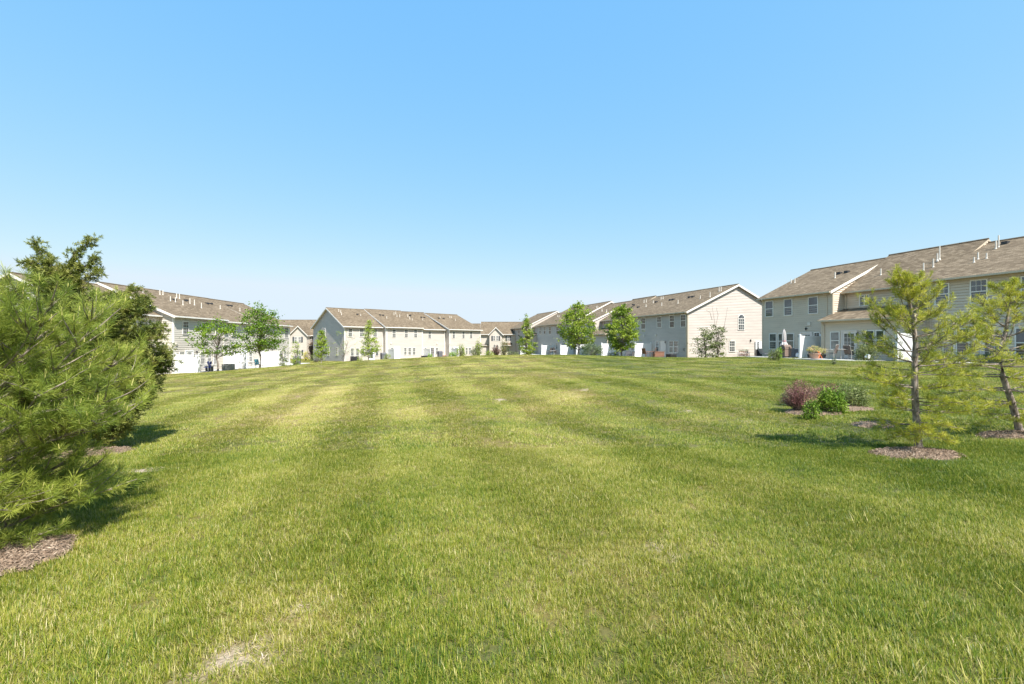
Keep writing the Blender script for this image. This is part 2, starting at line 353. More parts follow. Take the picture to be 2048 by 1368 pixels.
# bare / mulched spots: (x, y, rx, ry, kind)
def spot(px, py, Y=None):
    if Y is None:
        Y = 5.0
        for _ in range(30): Y = max(.5, (EYE-H(at(px, Y), Y))*FPX/(py-684))
    return at(px, Y), Y
BARE = []
for px, py, w in ((497, 1300, 62), (612, 1208, 26), (290, 940, 36), (1160, 1122, 16), (1310, 1085, 22), (1335, 1112, 14), 
                  (1172, 780, 9), (1378, 822, 12), (1500, 843, 10), (1000, 800, 8), (1320, 812, 5), (555, 920, 6)):
    x, y = spot(px, py); rx = w/FPX*y; BARE.append((x, y-.03, rx, max(rx*.6, .07*y*.25)))
MULCH = [(*spot(1832, 909), .56, .36), (*spot(2040, 873), .62, .34), (*spot(1745, 851), .34, .28),
         (*spot(2, 1120), .40, .38), (*spot(160, 908), .74, .50)]
BED = spot(1640, 822)
def inside(x, y, e, grow=1.0):
    return ((x-e[0])/(e[2]*grow))**2+((y-e[1])/(e[3]*grow))**2
def wob(x, y): return .10*np.sin(x*9+y*5)+.12*np.sin(y*17-x*11)+.14*np.sin(x*31+y*23)+.12*np.sin(x*47-y*39)

BX, BY = BED
BEDS = [(BX-.25, BY-.15, .62, .50), (BX+.35, BY+.15, .75, .42), (BX+.95, BY+.35, .55, .35)]
def mulch_mask(x, y):
    m = np.zeros(np.shape(x), bool)
    for e in MULCH+BEDS: m |= inside(x, y, e)+.6*wob(x, y) < 1
    return m

xs = np.unique(np.round(np.concatenate([-np.geomspace(60, 3000, 24), np.arange(-60, -14, 1.5), np.arange(-14, 14, .22), np.arange(14, 60, 1.5), np.geomspace(60, 3000, 24)]), 3))
ys = np.unique(np.round(np.concatenate([-np.geomspace(8, 3000, 22), np.arange(-8, 1, 1), np.arange(1, 14, .16), np.arange(14, 30, .5), np.arange(30, 130, 1.5), np.geomspace(130, 4000, 20)]), 3))
GX, GY = np.meshgrid(xs, ys); GZ = Hn(GX, GY)
b_ = np.zeros_like(GX)
for e in BARE: b_ = np.maximum(b_, np.clip(1.6-inside(GX, GY, e, 1.1)-.5*wob(GX, GY), 0, 1))
V = np.stack([GX.ravel(), GY.ravel(), GZ.ravel()], 1); nx, ny = len(xs), len(ys)
i = np.arange(ny-1)[:, None]*nx+np.arange(nx-1)[None]; i = i.ravel()
F = np.stack([i, i+1, i+nx+1, i+nx], 1)
gm = fast_mesh('ground', V, F, M['soil'], None, True)
aa = gm.attributes.new('bare', 'FLOAT', 'POINT'); aa.data.foreach_set('value', b_.ravel().astype(np.float32))
ground = link('ground', gm); tag(ground, kind='structure')

# ------------------------------------------------------------------ buildings
LINES = []
class Row:
    def __init__(s, name, P0, e, wallmat, trim, label, zg):
        s.P0 = P0; n = math.hypot(*e); s.e = (e[0]/n, e[1]/n); s.i = (-s.e[1], s.e[0])   # i: into the building
        s.ang = math.atan2(s.e[1], s.e[0]); s.zg = zg
        s.root = empty(name, (P0[0], P0[1], 0), s.ang); tag(s.root, label, 'building')
        s.wm = [wallmat, M['lap_shade']]; s.tm = trim
    def w(s, u, v, z=0):           # local (u, v into building) -> world
        return (s.P0[0]+s.e[0]*u+s.i[0]*v, s.P0[1]+s.e[1]*u+s.i[1]*v, z)
    def u_px(s, px, off=0):        # where the sight line through column px meets the facade plane
        k = (px-1024)/FPX; ox = s.P0[0]-s.i[0]*off; oy = s.P0[1]-s.i[1]*off
        return (k*oy-ox)/(s.e[0]-k*s.e[1])
    def z_py(s, px, py, off=0):
        return zat(py, s.w(s.u_px(px, off), -off)[1])
    def v_px(s, px, u):            # same for an end wall at u
        k = (px-1024)/FPX; ox = s.P0[0]+s.e[0]*u; oy = s.P0[1]+s.e[1]*u
        return (k*oy-ox)/(s.i[0]-k*s.i[1])

CO = .178
def lap_wall(mb, A, B, zb, prof, nrm, o=.034):
    """clapboard courses between A and B (2D); prof(t)->roof z along the wall; nrm outward 2D"""
    L = math.hypot(B[0]-A[0], B[1]-A[1]); dx, dy = (B[0]-A[0])/L, (B[1]-A[1])/L
    # piecewise profile given as list of (s, z)
    zt = max(p[1] for p in prof); z = zb
    def span(z):
        # interval of s where profile >= z (profiles are convex)
        lo, hi = None, None
        for (s0, z0), (s1, z1) in zip(prof, prof[1:]):
            if z0 >= z and lo is None: lo = s0
            if z0 < z <= z1 and lo is None: lo = s0+(s1-s0)*(z-z0)/(z1-z0)
            if z1 >= z: hi = s1
            if z1 < z <= z0: hi = s0+(s1-s0)*(z0-z)/(z0-z1)
        return lo, hi
    while z < zt-.01:
        z2 = min(z+CO, zt-.001); a0, a1 = span(z); c0, c1 = span(z2)
        if a0 is None or a1 is None: break
        if c0 is None or c1 is None: c0 = c1 = (a0+a1)/2
        P = lambda s, off, zz: (A[0]+dx*s+nrm[0]*off, A[1]+dy*s+nrm[1]*off, zz)
        mb.poly([P(a0, o, z), P(a1, o, z), P(c1, .004, z2), P(c0, .004, z2)])
        mb.poly([P(a0, -.005, z), P(a1, -.005, z), P(a1, o, z), P(a0, o, z)], 1)   # butt edge, coloured dark as a painted shadow line
        z = z2

def block(row, u0, u1, off, ze, vr, zr, zg=None, vb=None, oh0=.12, oh1=.12, rake0=True, rake1=True, gut=True, name='wall'):
    """one roof volume: facade at v=-off, ridge at v=vr; ze wall top, zr ridge underside"""
    zg = row.zg if zg is None else zg; zb = zg-.7
    vf = -off; vb = (2*vr-vf) if vb is None else vb; sl = (zr-ze)/(vr-vf); sb = (zr-ze)/(vb-vr)
    mb = MB()
    lap_wall(mb, (u0, vf), (u1, vf), zb, [(0, ze), (u1-u0, ze)], (0, -1), 0.055 if row.tm == M['trim_tan'] else .034)
    lap_wall(mb, (u1, vb), (u0, vb), zb, [(0, ze), (u1-u0, ze)], (0, 1))
    lap_wall(mb, (u1, vf), (u1, vb), zb, [(0, ze), (vr-vf, zr), (vb-vf, ze)], (1, 0))
    lap_wall(mb, (u0, vb), (u0, vf), zb, [(0, ze), (vb-vr, zr), (vb-vf, ze)], (-1, 0))
    mb.build('wall', row.wm, row.root)
    # corner boards
    w = .09
    for (u, sg) in ((u0, 1), (u1, -1)):
        cb = MB(); x0, x1 = sorted((u-sg*.042, u+sg*w)); cb.box(x0, x1, vf-.042, vf+w, zb, ze-.02); cb.build('corner_board', row.tm, row.root)
    # roof slab
    a0, a1 = u0-oh0, u1+oh1; o = .38; th = .13
    pf = (vf-o, ze-o*sl); pk = (vr, zr); pb = (vb+o, ze-o*sb)
    rb = MB()
    def uvp(pts, s0): return [(p[0]*1.0+row.P0[0], math.hypot(p[1]-vr, p[2]-zr)) for p in pts]
    top = [(a0, pf[0], pf[1]+th), (a1, pf[0], pf[1]+th), (a1, pk[0], pk[1]+th), (a0, pk[0], pk[1]+th)]
    rb.poly(top, 0, uvp(top, 0))
    top = [(a1, pb[0], pb[1]+th), (a0, pb[0], pb[1]+th), (a0, pk[0], pk[1]+th), (a1, pk[0], pk[1]+th)]
    rb.poly(top, 0, uvp(top, 0))
    for q in (pf, pb): rb.poly([(a0, q[0], q[1]), (a1, q[0], q[1]), (a1, q[0], q[1]+th), (a0, q[0], q[1]+th)], 1)
    for q0, q1 in ((pf, pk), (pk, pb)):
        rb.poly([(a0, q0[0], q0[1]), (a0, q1[0], q1[1]), (a1, q1[0], q1[1]), (a1, q0[0], q0[1])], 1)
        for a in (a0, a1): rb.poly([(a, q0[0], q0[1]), (a, q1[0], q1[1]), (a, q1[0], q1[1]+th), (a, q0[0], q0[1]+th)], 1)
    rb.build('roof', [M['roof'], row.tm], row.root)
    # ridge cap
    rc = MB(); rc.tube([(a0, vr, zr+th+.01), (a1, vr, zr+th+.01)], .07, 5); rc.build('ridge_cap', M['roof'], row.root)
    for fl, a, sg in ((rake0, a0, -1), (rake1, a1, 1)):
        if not fl: continue
        t = MB()
        for q0, q1 in ((pf, pk), (pk, pb)):
            x0, x1 = sorted((a, a+sg*.025)); hb = .20
            P = [(q0[0], q0[1]+th-.02-hb), (q1[0], q1[1]+th-.02-hb), (q1[0], q1[1]+th-.02), (q0[0], q0[1]+th-.02)]
            t.poly([(x0, *p) for p in P]); t.poly([(x1, *p) for p in P])
            for k in range(4):
                p, q = P[k], P[(k+1) % 4]; t.poly([(x0, *p), (x0, *q), (x1, *q), (x1, *p)])
        t.build('rake_board', M['trim'], row.root)
    if gut:
        g = MB(); g.box(a0+.02, a1-.02, pf[0]-.11, pf[0]-.004, pf[1]-.0, pf[1]+.11); g.build('gutter', row.tm, row.root)
    return dict(vf=vf, sl=sl, ze=ze, vr=vr, zr=zr, th=th)

_wc = {}
def window_mesh(w, h, style):
    key = (w, h, style)
    if key in _wc: return _wc[key]
    f = MB(); b = .065; d0, d1 = -.075, -.012     # frame proud of the siding
    if style == 'slider':
        f.box(-w/2, w/2, d0, d1, 0, b); f.box(-w/2, w/2, d0, d1, h-b, h)
        f.box(-w/2, -w/2+b, d0, d1, b, h-b); f.box(w/2-b, w/2, d0, d1, b, h-b); f.box(-.035, .035, d0+.004, d1, b, h-b)
        P = [(-w/2+b, -.035, b, h-b), (.035, w/2-b, b, h-b)]
    elif style == 'small':
        f.box(-w/2, w/2, d0, d1, 0, b); f.box(-w/2, w/2, d0, d1, h-b, h)
        f.box(-w/2, -w/2+b, d0, d1, b, h-b); f.box(w/2-b, w/2, d0, d1, b, h-b)
        P = [(-w/2+b, w/2-b, b, h-b)]
    else:
        f.box(-w/2, w/2, d0-.01, d1, 0, b); f.box(-w/2, w/2, d0, d1, h-b, h)
        f.box(-w/2, -w/2+b, d0, d1, b, h-b); f.box(w/2-b, w/2, d0, d1, b, h-b); f.box(-w/2+b, w/2-b, d0+.006, d1, h/2-.03, h/2+.03)
        P = [(-w/2+b, w/2-b, b, h/2-.03), (-w/2+b, w/2-b, h/2+.03, h-b)]
    fm = f.mesh('window', M['trim']); pm = []
    for k, (a, c, z0, z1) in enumerate(P):
        q = MB(); y = -.050 if k == 0 else -.055; q.poly([(a, y, z0), (c, y, z0), (c, y, z1), (a, y, z1)]); pm.append(q)
    gm_ = None
    if style in ('grid', 'small', 'topgrid'):
        g = MB()
        for k, (a, c, z0, z1) in enumerate(P):
            if style == 'topgrid' and k == 0: continue
            nc = 3 if w > .62 else 2
            for j in range(1, nc): x = a+(c-a)*j/nc; g.box(x-.010, x+.010, -.066, -.057, z0, z1)
            zm = (z0+z1)/2
            if style != 'small' or h > .55: g.box(a, c, -.068, -.058, zm-.010, zm+.010)
        gm_ = g.mesh('grille', M['trim'])
    _wc[key] = (fm, pm, gm_); return _wc[key]
_pc = {}
def window(row, u, v, z, w, h, style='grid', rz=0, glass_=None):
    w = round(w*20)/20; h = round(h*20)/20
    fm, pm, g = window_mesh(w, h, style)
    f = link('window', fm, row.root, (u, v, z), rz)
    for k, q in enumerate(pm):
        gk = glass_ or random.choice(['glass', 'glass', 'glass_c', 'glass_b'])
        key = (w, h, style, k, gk)
        if key not in _pc: _pc[key] = q.mesh('pane', M[gk])
        link('pane', _pc[key], f)
    if g: link('grille', g, f)
    return f
def win_px(row, x0, x1, y0, y1, off=0, style='grid', glass_=None):
    ua, ub = row.u_px(x0, off), row.u_px(x1, off); u = (ua+ub)/2; xm = (x0+x1)/2
    za, zb = row.z_py(xm, y1, off), row.z_py(xm, y0, off)
    return window(row, u, -off, za, max(.4, abs(ub-ua)), max(.4, zb-za), style, 0, glass_)
def arch_window(row, u, v, z, w, h, rz):
    f = window(row, u, v, z, w, h, 'grid', rz, 'glass_c'); m = MB(); r = w/2; n = 12
    for i in range(n):
        a, b = math.pi*i/n, math.pi*(i+1)/n
        P = [(r*math.cos(a), r*math.sin(a)), (r*math.cos(b), r*math.sin(b)), ((r-.07)*math.cos(b), (r-.07)*math.sin(b)), ((r-.07)*math.cos(a), (r-.07)*math.sin(a))]
        m.poly([(x, -.075, h+.02+zz) for x, zz in P]); m.poly([(P[0][0], -.075, h+.02+P[0][1]), (P[1][0], -.075, h+.02+P[1][1]), (P[1][0], -.01, h+.02+P[1][1]), (P[0][0], -.01, h+.02+P[0][1])])
    for a in (45, 90, 135):
        c, s_ = math.cos(R(a)), math.sin(R(a)); m.tube([(0, -.045, h+.02), (c*(r-.05), -.045, h+.02+s_*(r-.05))], .011, 4)
    m.build('arch_frame', M['trim'], f)
    g = MB(); g.poly([(((r-.07)*math.cos(math.pi*i/n)), -.050, h+.02+(r-.07)*math.sin(math.pi*i/n)) for i in range(n+1)]); g.build('pane', M['glass'], f)
def door(row, u, v, z, w=.95, h=2.05, lites=True, mat='door', rz=0):
    f = MB(); f.box(-w/2-.08, -w/2, -.09, -.01, 0, h+.08); f.box(w/2, w/2+.08, -.09, -.01, 0, h+.08); f.box(-w/2, w/2, -.09, -.01, h, h+.08)
    f.box(-w/2, w/2, -.055, -.012, .02, h); f.box(-w/2-.08, w/2+.08, -.16, -.01, -.06, .0)
    d = f.build('door', M[mat], row.root, False, (u, v, z), rz)
    if lites:
        p = MB(); p.poly([(-w/2+.14, -.060, .30), (w/2-.14, -.060, .30), (w/2-.14, -.060, h-.16), (-w/2+.14, -.060, h-.16)]); p.build('pane', M['glass_c'], d)
        g = MB()
        for k in (1, 2): x = -w/2+.14+(w-.28)*k/3; g.box(x-.012, x+.012, -.072, -.063, .30, h-.16)
        for k in range(1, 5): zz = .30+(h-.46)*k/5; g.box(-w/2+.14, w/2-.14, -.074, -.065, zz-.012, zz+.012)
        g.build('grille', M[mat], d)
    hd = MB(); hd.tube([(w/2-.09, -.04, 1.0), (w/2-.09, -.09, 1.0)], .025, 6); hd.box(w/2-.19, w/2-.07, -.11, -.085, .985, 1.01); hd.build('handle', M['dark'], d)
    return d
def lamp(row, u, v, z):
    m = MB(); m.box(-.05, .05, -.03, -.005, -.08, .12); m.tube([(0, -.02, .08), (0, -.10, .12), (0, -.14, .07)], .012, 5); m.lathe([(.02, .07), (.065, .04), (.05, -.12), (.02, -.14)], 8, 0, -.14)
    m.build('wall_lamp', M['dark'], row.root, False, (u, v, z))
def vent_cap(row, u, v, z):
    m = MB(); m.box(-.13, .13, -.10, -.005, -.12, .14); m.box(-.11, .11, -.13, -.09, .02, .10)
    m.build('wall_vent', M['pvc'], row.root, False, (u, v, z))
def spout(row, u, v, z0, z1, vg=None):
    m = MB(); m.box(u-.04, u+.04, v-.09, v-.022, z0, z1-.3)
    vg = v-.4 if vg is None else vg
    m.tube([(u, v-.055, z1-.32), (u, v-.12, z1-.2), (u, vg-.03, z1-.05)], .045, 6); m.build('downspout', row.tm, row.root)
def roof_z(b, v): return b['zr']+b['th']-(b['vr']-v)*b['sl'] if v <= b['vr'] else b['zr']+b['th']-(v-b['vr'])*b['sl']
def pipe(row, b, u, v, h=.45, r=.042):
    z = roof_z(b, v); m = MB(); m.tube([(u, v, z-.05), (u, v, z+h)], r, 8); m.lathe([(r*1.9, z-.10), (r*1.5, z+.02), (r*1.05, z+.05)], 8, u, v)
    m.build('vent_pipe', M['pvc'], row.root)
def roof_vent(row, b, u, v):
    z = roof_z(b, v); m = MB(); m.box(u-.16, u+.16, v-.18, v+.16, z-.06, z+.14); m.build('roof_vent', M['dark'], row.root)
def pipe_px(row, b, px, py, h=.45):
    # the point of the front roof slope seen at (px, py)
    best = None
    for j in range(200):
        v = b['vf']-.3+(b['vr']-b['vf']+.3)*j/199; u = row.u_px(px, -v); y = row.w(u, v)[1]; zz = zat(py, y); d = abs(zz-roof_z(b, v))
        if best is None or d < best[0]: best = (d, u, v)
    return best[1], best[2]

# ---- right-hand row, nearest to the camera
RR = Row('townhouse_row', (23.68, 43.0), (.3075, -.9515), M['side_right'], M['trim_tan'],
         'nearest tan townhouse row, at the right edge behind the two sparse pines', .25)
bA = block(RR, 0, 6.76, 0, 5.72, 6.45, 8.60, oh0=.3)
bB = block(RR, 6.79, 13.22, -1.27, 5.72, 6.45, 8.80, rake1=False, oh0=0, oh1=.05)
bD = block(RR, 13.25, 27.5, 0, 5.72, 6.45, 8.52)
# one-storey extension
def shed(row, u0, u1, off0, off1, ze, zt, oh=.14):
    mb = MB(); zb = row.zg-.7; v0, v1 = -off1, -off0
    lap_wall(mb, (u0, v0), (u1, v0), zb, [(0, ze), (u1-u0, ze)], (0, -1))
    lap_wall(mb, (u1, v0), (u1, v1), zb, [(0, ze), (v1-v0, zt)], (1, 0))
    lap_wall(mb, (u0, v1), (u0, v0), zb, [(0, zt), (v1-v0, ze)], (-1, 0))
    mb.build('wall', row.wm, row.root)
    s = (zt-ze)/(v1-v0); o = .32; th = .13; rb = MB(); a0, a1 = u0-oh, u1+.1
    pf = (v0-o, ze-o*s); pb = (v1-.01, zt)
    top = [(a0, pf[0], pf[1]+th), (a1, pf[0], pf[1]+th), (a1, pb[0], pb[1]+th), (a0, pb[0], pb[1]+th)]
    rb.poly(top, 0, [(p[0]+row.P0[0], math.hypot(p[1], p[2])) for p in top])
    bt = [(p[0], p[1], p[2]-th) for p in top]; rb.poly(bt[::-1], 1)
    for k in range(4):
        if k == 2: continue
        q = (k+1) % 4; rb.poly([bt[k], bt[q], top[q], top[k]], 1)
    rb.build('roof', [M['roof'], row.tm], row.root)
    g = MB(); g.box(a0+.02, a1-.02, pf[0]-.11, pf[0]-.004, pf[1], pf[1]+.11); g.build('gutter', row.tm, row.root)
    for a_, b_x in ((u0-.042, u0+.09), (u1-.09, u1+.042)): c = MB(); c.box(a_, b_x, v0-.042, v0+.09, zb, ze-.02); c.build('corner_board', row.tm, row.root)
shed(RR, 6.80, 13.2, -1.25, 1.19, 3.30, 4.15)
for a in ((1531, 1547.5, 601.8, 634), (1568.4, 1585.8, 597.7, 631.5), (1617, 1637, 592.6, 627.8)): win_px(RR, *a, 0, 'plain', 'glass')
for a in ((1539.3, 1553.7, 667.3, 698.4), (1556.5, 1570.5, 666.6, 697.8), (1573, 1589, 666, 697)): win_px(RR, *a, 0, 'plain', 'glass_c')
win_px(RR, 1628, 1641, 664.6, 674, 0, 'small', 'glass')
win_px(RR, 1719.4, 1739.8, 588.9, 612.4, -1.27, 'slider', 'glass')
win_px(RR, 1661, 1680.5, 662.6, 699.4, 1.19, 'plain', 'glass_b')
win_px(RR, 1731, 1750, 660.5, 699.4, 1.19, 'plain', 'glass'); win_px(RR, 1751.5, 1770.5, 660.0, 699.9, 1.19, 'plain', 'glass')
for a in ((1870, 1900, 567, 610), (1941, 1976, 558.5, 606.5), (2042, 2084, 550, 602)): win_px(RR, *a, 0, 'topgrid', 'glass')
for a in ((1886, 1911, 660, 711), (1913, 1940, 657, 712), (2030, 2062, 655, 716)): win_px(RR, *a, 0, 'plain', 'glass')
door(RR, RR.u_px(1613.5), 0, .32); door(RR, RR.u_px(1699, 1.19), -1.19, .34, 1.0, 2.05)
door(RR, RR.u_px(1985), 0, .42)
lamp(RR, RR.u_px(1599.7), 0, 2.15); lamp(RR, RR.u_px(1716, 1.19), -1.19, 2.2); lamp(RR, RR.u_px(1613.6), 0, 2.75)
vent_cap(RR, RR.u_px(1619), 0, RR.z_py(1619, 648))
spout(RR, RR.u_px(1654.5), 0, .2, 5.55); spout(RR, 6.95, 1.27, 4.0, 5.55); spout(RR, 7.0, -1.19, .2, 3.2); spout(RR, 13.45, 0, .3, 5.55)
for px, py, h in ((1582, 567, .40), (1589.5, 565.5, .42), (1670, 556, .5)):
    u, v = pipe_px(RR, bA, px, py); pipe(RR, bA, u, v, h)
for px, py in ((1679, 547.5), (1694, 545)): u, v = pipe_px(RR, bA, px, py); roof_vent(RR, bA, u, v)
for px, py, h in ((1761.5, 550, .5),):
    u, v = pipe_px(RR, bB, px, py); pipe(RR, bB, u, v, h)
for px, py, h in ((1847, 541, .55), (1866.5, 534, .6), (1874.5, 520.5, .5), (1879, 518, .95), (1948, 525, .35), (1956, 518.5, .45), (1973, 517, .35), (1991.5, 497.5, .55), (1997, 494.5, .8)):
    b = bB if px < 1900 and py > 505 and px < 1870 else bD
    u, v = pipe_px(RR, b, px, py); pipe(RR, b, u, v, h)
u, v = pipe_px(RR, bD, 2011, 487); roof_vent(RR, bD, u, v)

# ---- centre-right row
RC = Row('townhouse_row', (19.3, 50.0), (.3075, -.9515), M['side_rc'], M['trim_tan'],
         'grey beige townhouse row right of centre, arched window in its pale end gable', -.5)
bH = block(RC, -15.2, 0, 0, 4.98, 6.73, 8.05, oh1=.3)
bJ = block(RC, -21.15, -15.25, -1.3, 4.98, 6.73, 8.2, rake0=False, rake1=False)
bK = block(RC, -28.2, -21.2, 0, 4.98, 6.6, 8.0, zg=-.7)
bK2 = block(RC, -45, -28.2, .35, 4.95, 6.9, 8.55, zg=-.9)
bK3 = block(RC, -50.7, -45.05, -1.2, 4.9, 6.7, 7.8, zg=-.9, rake0=False)
bE = block(RC, -62.8, -50.8, .9, 4.75, 6.5, 8.3, zg=-1)
shed(RC, -21.1, -15.3, -1.28, 1.2, 2.75, 3.6)
shed(RC, -50.6, -45.1, -1.18, 1.2, 2.5, 3.4)
for a in ((1282.6, 1291.6, 635.6, 658.4), (1314.4, 1323.8, 632.6, 656), (1339.5, 1349.6, 630.5, 655.4), (1361.6, 1372.4, 628.7, 654.5), (1252, 1260, 638, 659.5)): win_px(RC, *a, 0, 'topgrid')
for a in ((1311.6, 1318.7, 681, 704), (1338.9, 1347.6, 681, 705.6), (1348.4, 1357.3, 681, 705.8), (1262, 1269, 683, 702)): win_px(RC, *a, 0, 'topgrid')
door(RC, RC.u_px(1326.6), 0, -.42, .95, 2.1, False, 'door'); lamp(RC, RC.u_px(1332), 0, 1.6)
for px, py in ((1288.6, 671.3), (1312, 670.4)): vent_cap(RC, RC.u_px(px), 0, RC.z_py(px, py))
win_px(RC, 1209, 1215, 641, 659, -1.3, 'slider', 'glass')
for a in ((1079, 1082.3), (1087.5, 1091.6), (1098, 1102.8), (1113, 1118.6), (1124.5, 1129)): win_px(RC, *a, 652.9, 668.5, .35, 'topgrid')
for a in ((1140, 1145), (1171, 1177)): win_px(RC, *a, 648, 665, .2, 'topgrid')
for a in ((1027.5, 1031), (1036, 1040), (1050, 1054)): win_px(RC, *a, 660, 673, .9, 'topgrid')
for a in ((1084, 1086), (1088, 1090), (1103, 1106), (1112, 1115.7), (1128, 1132), (1138, 1142)): win_px(RC, *a, 685.5, 699, .35, 'topgrid')
for a in ((1178, 1182.5), (1184, 1188)): win_px(RC, *a, 684, 700, 0, 'grid')
for px in (1104.8, 1114.6): vent_cap(RC, RC.u_px(px, .35), -.35, RC.z_py(px, 676, .35))
door(RC, RC.u_px(1121.5, .35), -.35, -.8, .95, 2.1, False)
# end gable features
vv = RC.v_px(1481.8, 0); wz = zat(660.5, RC.w(0, vv)[1]); arch_window(RC, 0, vv, wz, .95, 1.35, R(90))
vv = RC.v_px(1463.4, 0); zz0 = zat(704, RC.w(0, vv)[1]); window(RC, 0, vv, zz0, .85, 1.3, 'grid', R(90), 'glass_c')
vv = RC.v_px(1514.5, 0); yy = RC.w(0, vv)[1]
mt = MB(); mt.box(-.42, .42, -.20, -.02, 0, 1.35); mb_ = mt.build('meter_cabinet', M['white'], RC.root, False, (0, vv, zat(706, yy)), R(90))
for k in range(4):
    q = MB(); q.tube([(-.12, -.205, .62+k*.2), (-.12, -.27, .62+k*.2)], .085, 10); q.build('meter', M['dark'], mb_)
q = MB(); q.box(-.07, .07, -.12, -.02, -.14, .14); q.build('junction_box', M['ac'], RC.root, False, (RC.u_px(1368.5), 0, RC.z_py(1368.5, 699)))
q = MB(); q.box(-.05, .05, -.14, -.02, -.1, .18); q.build('wall_lamp', M['dark'], RC.root, False, (0, RC.v_px(1500, 0), zat(682, 54)), R(90))
spout(RC, -.15, 0, -.5, 4.9)
for px, py, h in ((1438, 582.5, .5), (1442, 582, .5), (1420, 594, .55), (1400.5, 597, .35), (1356, 607, .45), (1323.5, 611, .4), (1322, 598.5, .35), (1326, 598, .35), (1306.5, 606, .35), (1292, 613.5, .35), (1288, 605, .4), (1292.5, 604.5, .4)):
    u, v = pipe_px(RC, bH, px, py); pipe(RC, bH, u, v, h)
for px, py in ((1379.5, 595), (1386.5, 594), (1341, 600.5), (1347, 599.5), (1313, 604.5), (1267, 610), (1277, 615)): u, v = pipe_px(RC, bH, px, py); roof_vent(RC, bH, u, v)
for px, py, h in ((1193, 616.5, .4), (1195.5, 616, .4), (1204, 621.5, .4), (1213, 623.5, .4), (1115, 633.5, .35), (1118, 634, .35)):
    u, v = pipe_px(RC, bK2, px, py); pipe(RC, bK2, u, v, h)

# ---- left row
LL = Row('townhouse_row', (-32.0, 43.0), (0, 1), M['side_left'], M['trim'],
         'long white sided townhouse row on the left with white privacy panels along its back', -1.42)
bL0 = block(LL, -7.6, -.03, -1.4, 4.15, 6.9, 6.85, oh0=.3)
bL1 = block(LL, 0, 7.6, 0, 4.1, 6.9, 7.10, oh0=.3)
bL2 = block(LL, 7.65, 15.2, -.25, 3.95, 6.9, 7.02, rake0=False, rake1=False)
bL3 = block(LL, 15.25, 22.9, -.2, 3.98, 6.9, 7.0, rake0=False)
for a in ((364.3, 376.8, 641.9, 668.9), (402, 411.5, 645, 670), (430, 439.5, 647, 671)): win_px(LL, *a, 0, 'grid', 'glass_c')
for a in ((463, 472.6, 648.5, 673), (490, 497.5, 650, 673), (523, 530, 653, 674), (568, 576, 655, 676)): win_px(LL, *a, -.22, 'grid', 'glass_c')
for a in ((357.7, 368.5, 703, 711.5), (373.8, 382.5, 703, 711)): win_px(LL, *a, 0, 'small', 'glass_b')
for a in ((400, 409), (413, 422), (426, 435)): win_px(LL, *a, 702.6, 729, 0, 'grid', 'glass_b')
for a in ((455.8, 462.8, 702, 711), (467, 474, 702, 711), (523, 529.5, 701, 708.5), (532.5, 539, 701, 708)): win_px(LL, *a, -.22, 'small', 'glass_c')
for a in ((497, 504, 701, 724), (549, 554.5, 701, 721), (558, 563.5, 701, 720), (567, 572, 701, 719.5)): win_px(LL, *a, -.22, 'grid', 'glass_c')
for a in ((302, 309, 637, 665), (302, 309, 697, 740), (250, 262, 632, 666)): win_px(LL, *a, -1.4, 'grid', 'glass_c')
door(LL, LL.u_px(487.5, -.25), .25, -1.35, .95, 2.05, True, 'white'); door(LL, LL.u_px(378), 0, -1.35, .95, 2.05, True, 'white')
lamp(LL, LL.u_px(392), 0, .6); lamp(LL, LL.u_px(482, -.25), .25, .6); lamp(LL, LL.u_px(543, -.2), .2, .6)
vent_cap(LL, LL.u_px(352), 0, LL.z_py(352, 688)); spout(LL, 7.45, 0, -1.4, 3.95)
for b, L_ in ((bL1, ((320, 589, .5), (326, 589.5, .5), (353.5, 596, .5), (359, 596.5, .5), (341, 602, .5), (351, 604, .5), (366, 610, .5), (380, 607, .6), (389, 610, .6))),
              (bL2, ((403, 616, .6), (440.5, 617.5, .45))), (bL3, ((480, 622, .45),)), (bL0, ((286, 592, .5),))):
    for px, py, h in L_: u, v = pipe_px(LL, b, px, py); pipe(LL, b, u, v, h)
for b, px, py in ((bL1, 372, 601.5), (bL2, 414, 607.5), (bL2, 421.5, 608), (bL3, 455, 611.5), (bL3, 461.5, 612), (bL1, 348, 600)): u, v = pipe_px(LL, b, px, py); roof_vent(LL, b, u, v)
# its nearest gable end carries a small attic window and a ground-floor one
window(LL, -7.6, 5.0, -.4, .9, 1.5, 'grid', R(-90), 'glass_c')

# ---- middle row
MM = Row('townhouse_row', (-26.5, 72.0), (.728, .686), M['side_mid'], M['trim'],
         'cream townhouse row left of centre, grey shaded gable at its left end', -1.43)
bM1 = block(MM, 0, 6.6, 0, 4.12, 6.7, 7.25, oh0=.35)
bM2 = block(MM, 6.62, 13.7, .95, 4.12, 6.7, 7.35, oh1=.02, oh0=.2)
bM2b = block(MM, 13.72, 18.7, .75, 3.92, 6.7, 7.25, rake0=False, oh0=.0)
bM3 = block(MM, 18.72, 26.0, 2.1, 3.95, 5.9, 7.1, oh0=.25, oh1=.3)
for a in ((696, 705, 656.7, 673.8), (719, 727.6, 657, 673.8), (745.4, 754, 657.5, 674)): win_px(MM, *a, 0, 'grid', 'glass_c')
for a in ((701, 707.8), (711.4, 718), (721.5, 728), (750.5, 757)): win_px(MM, *a, 695.8, 712, 0, 'grid', 'glass')
door(MM, MM.u_px(742), 0, -1.36, .95, 2.05, True, 'white')
for a in ((784, 791.6, 658.6, 675), (808.6, 815.7, 659, 675), (827.4, 834.4, 659.3, 675)): win_px(MM, *a, .95, 'grid', 'glass_c')
win_px(MM, 780.3, 787, 695, 699.5, .95, 'small', 'glass_b')
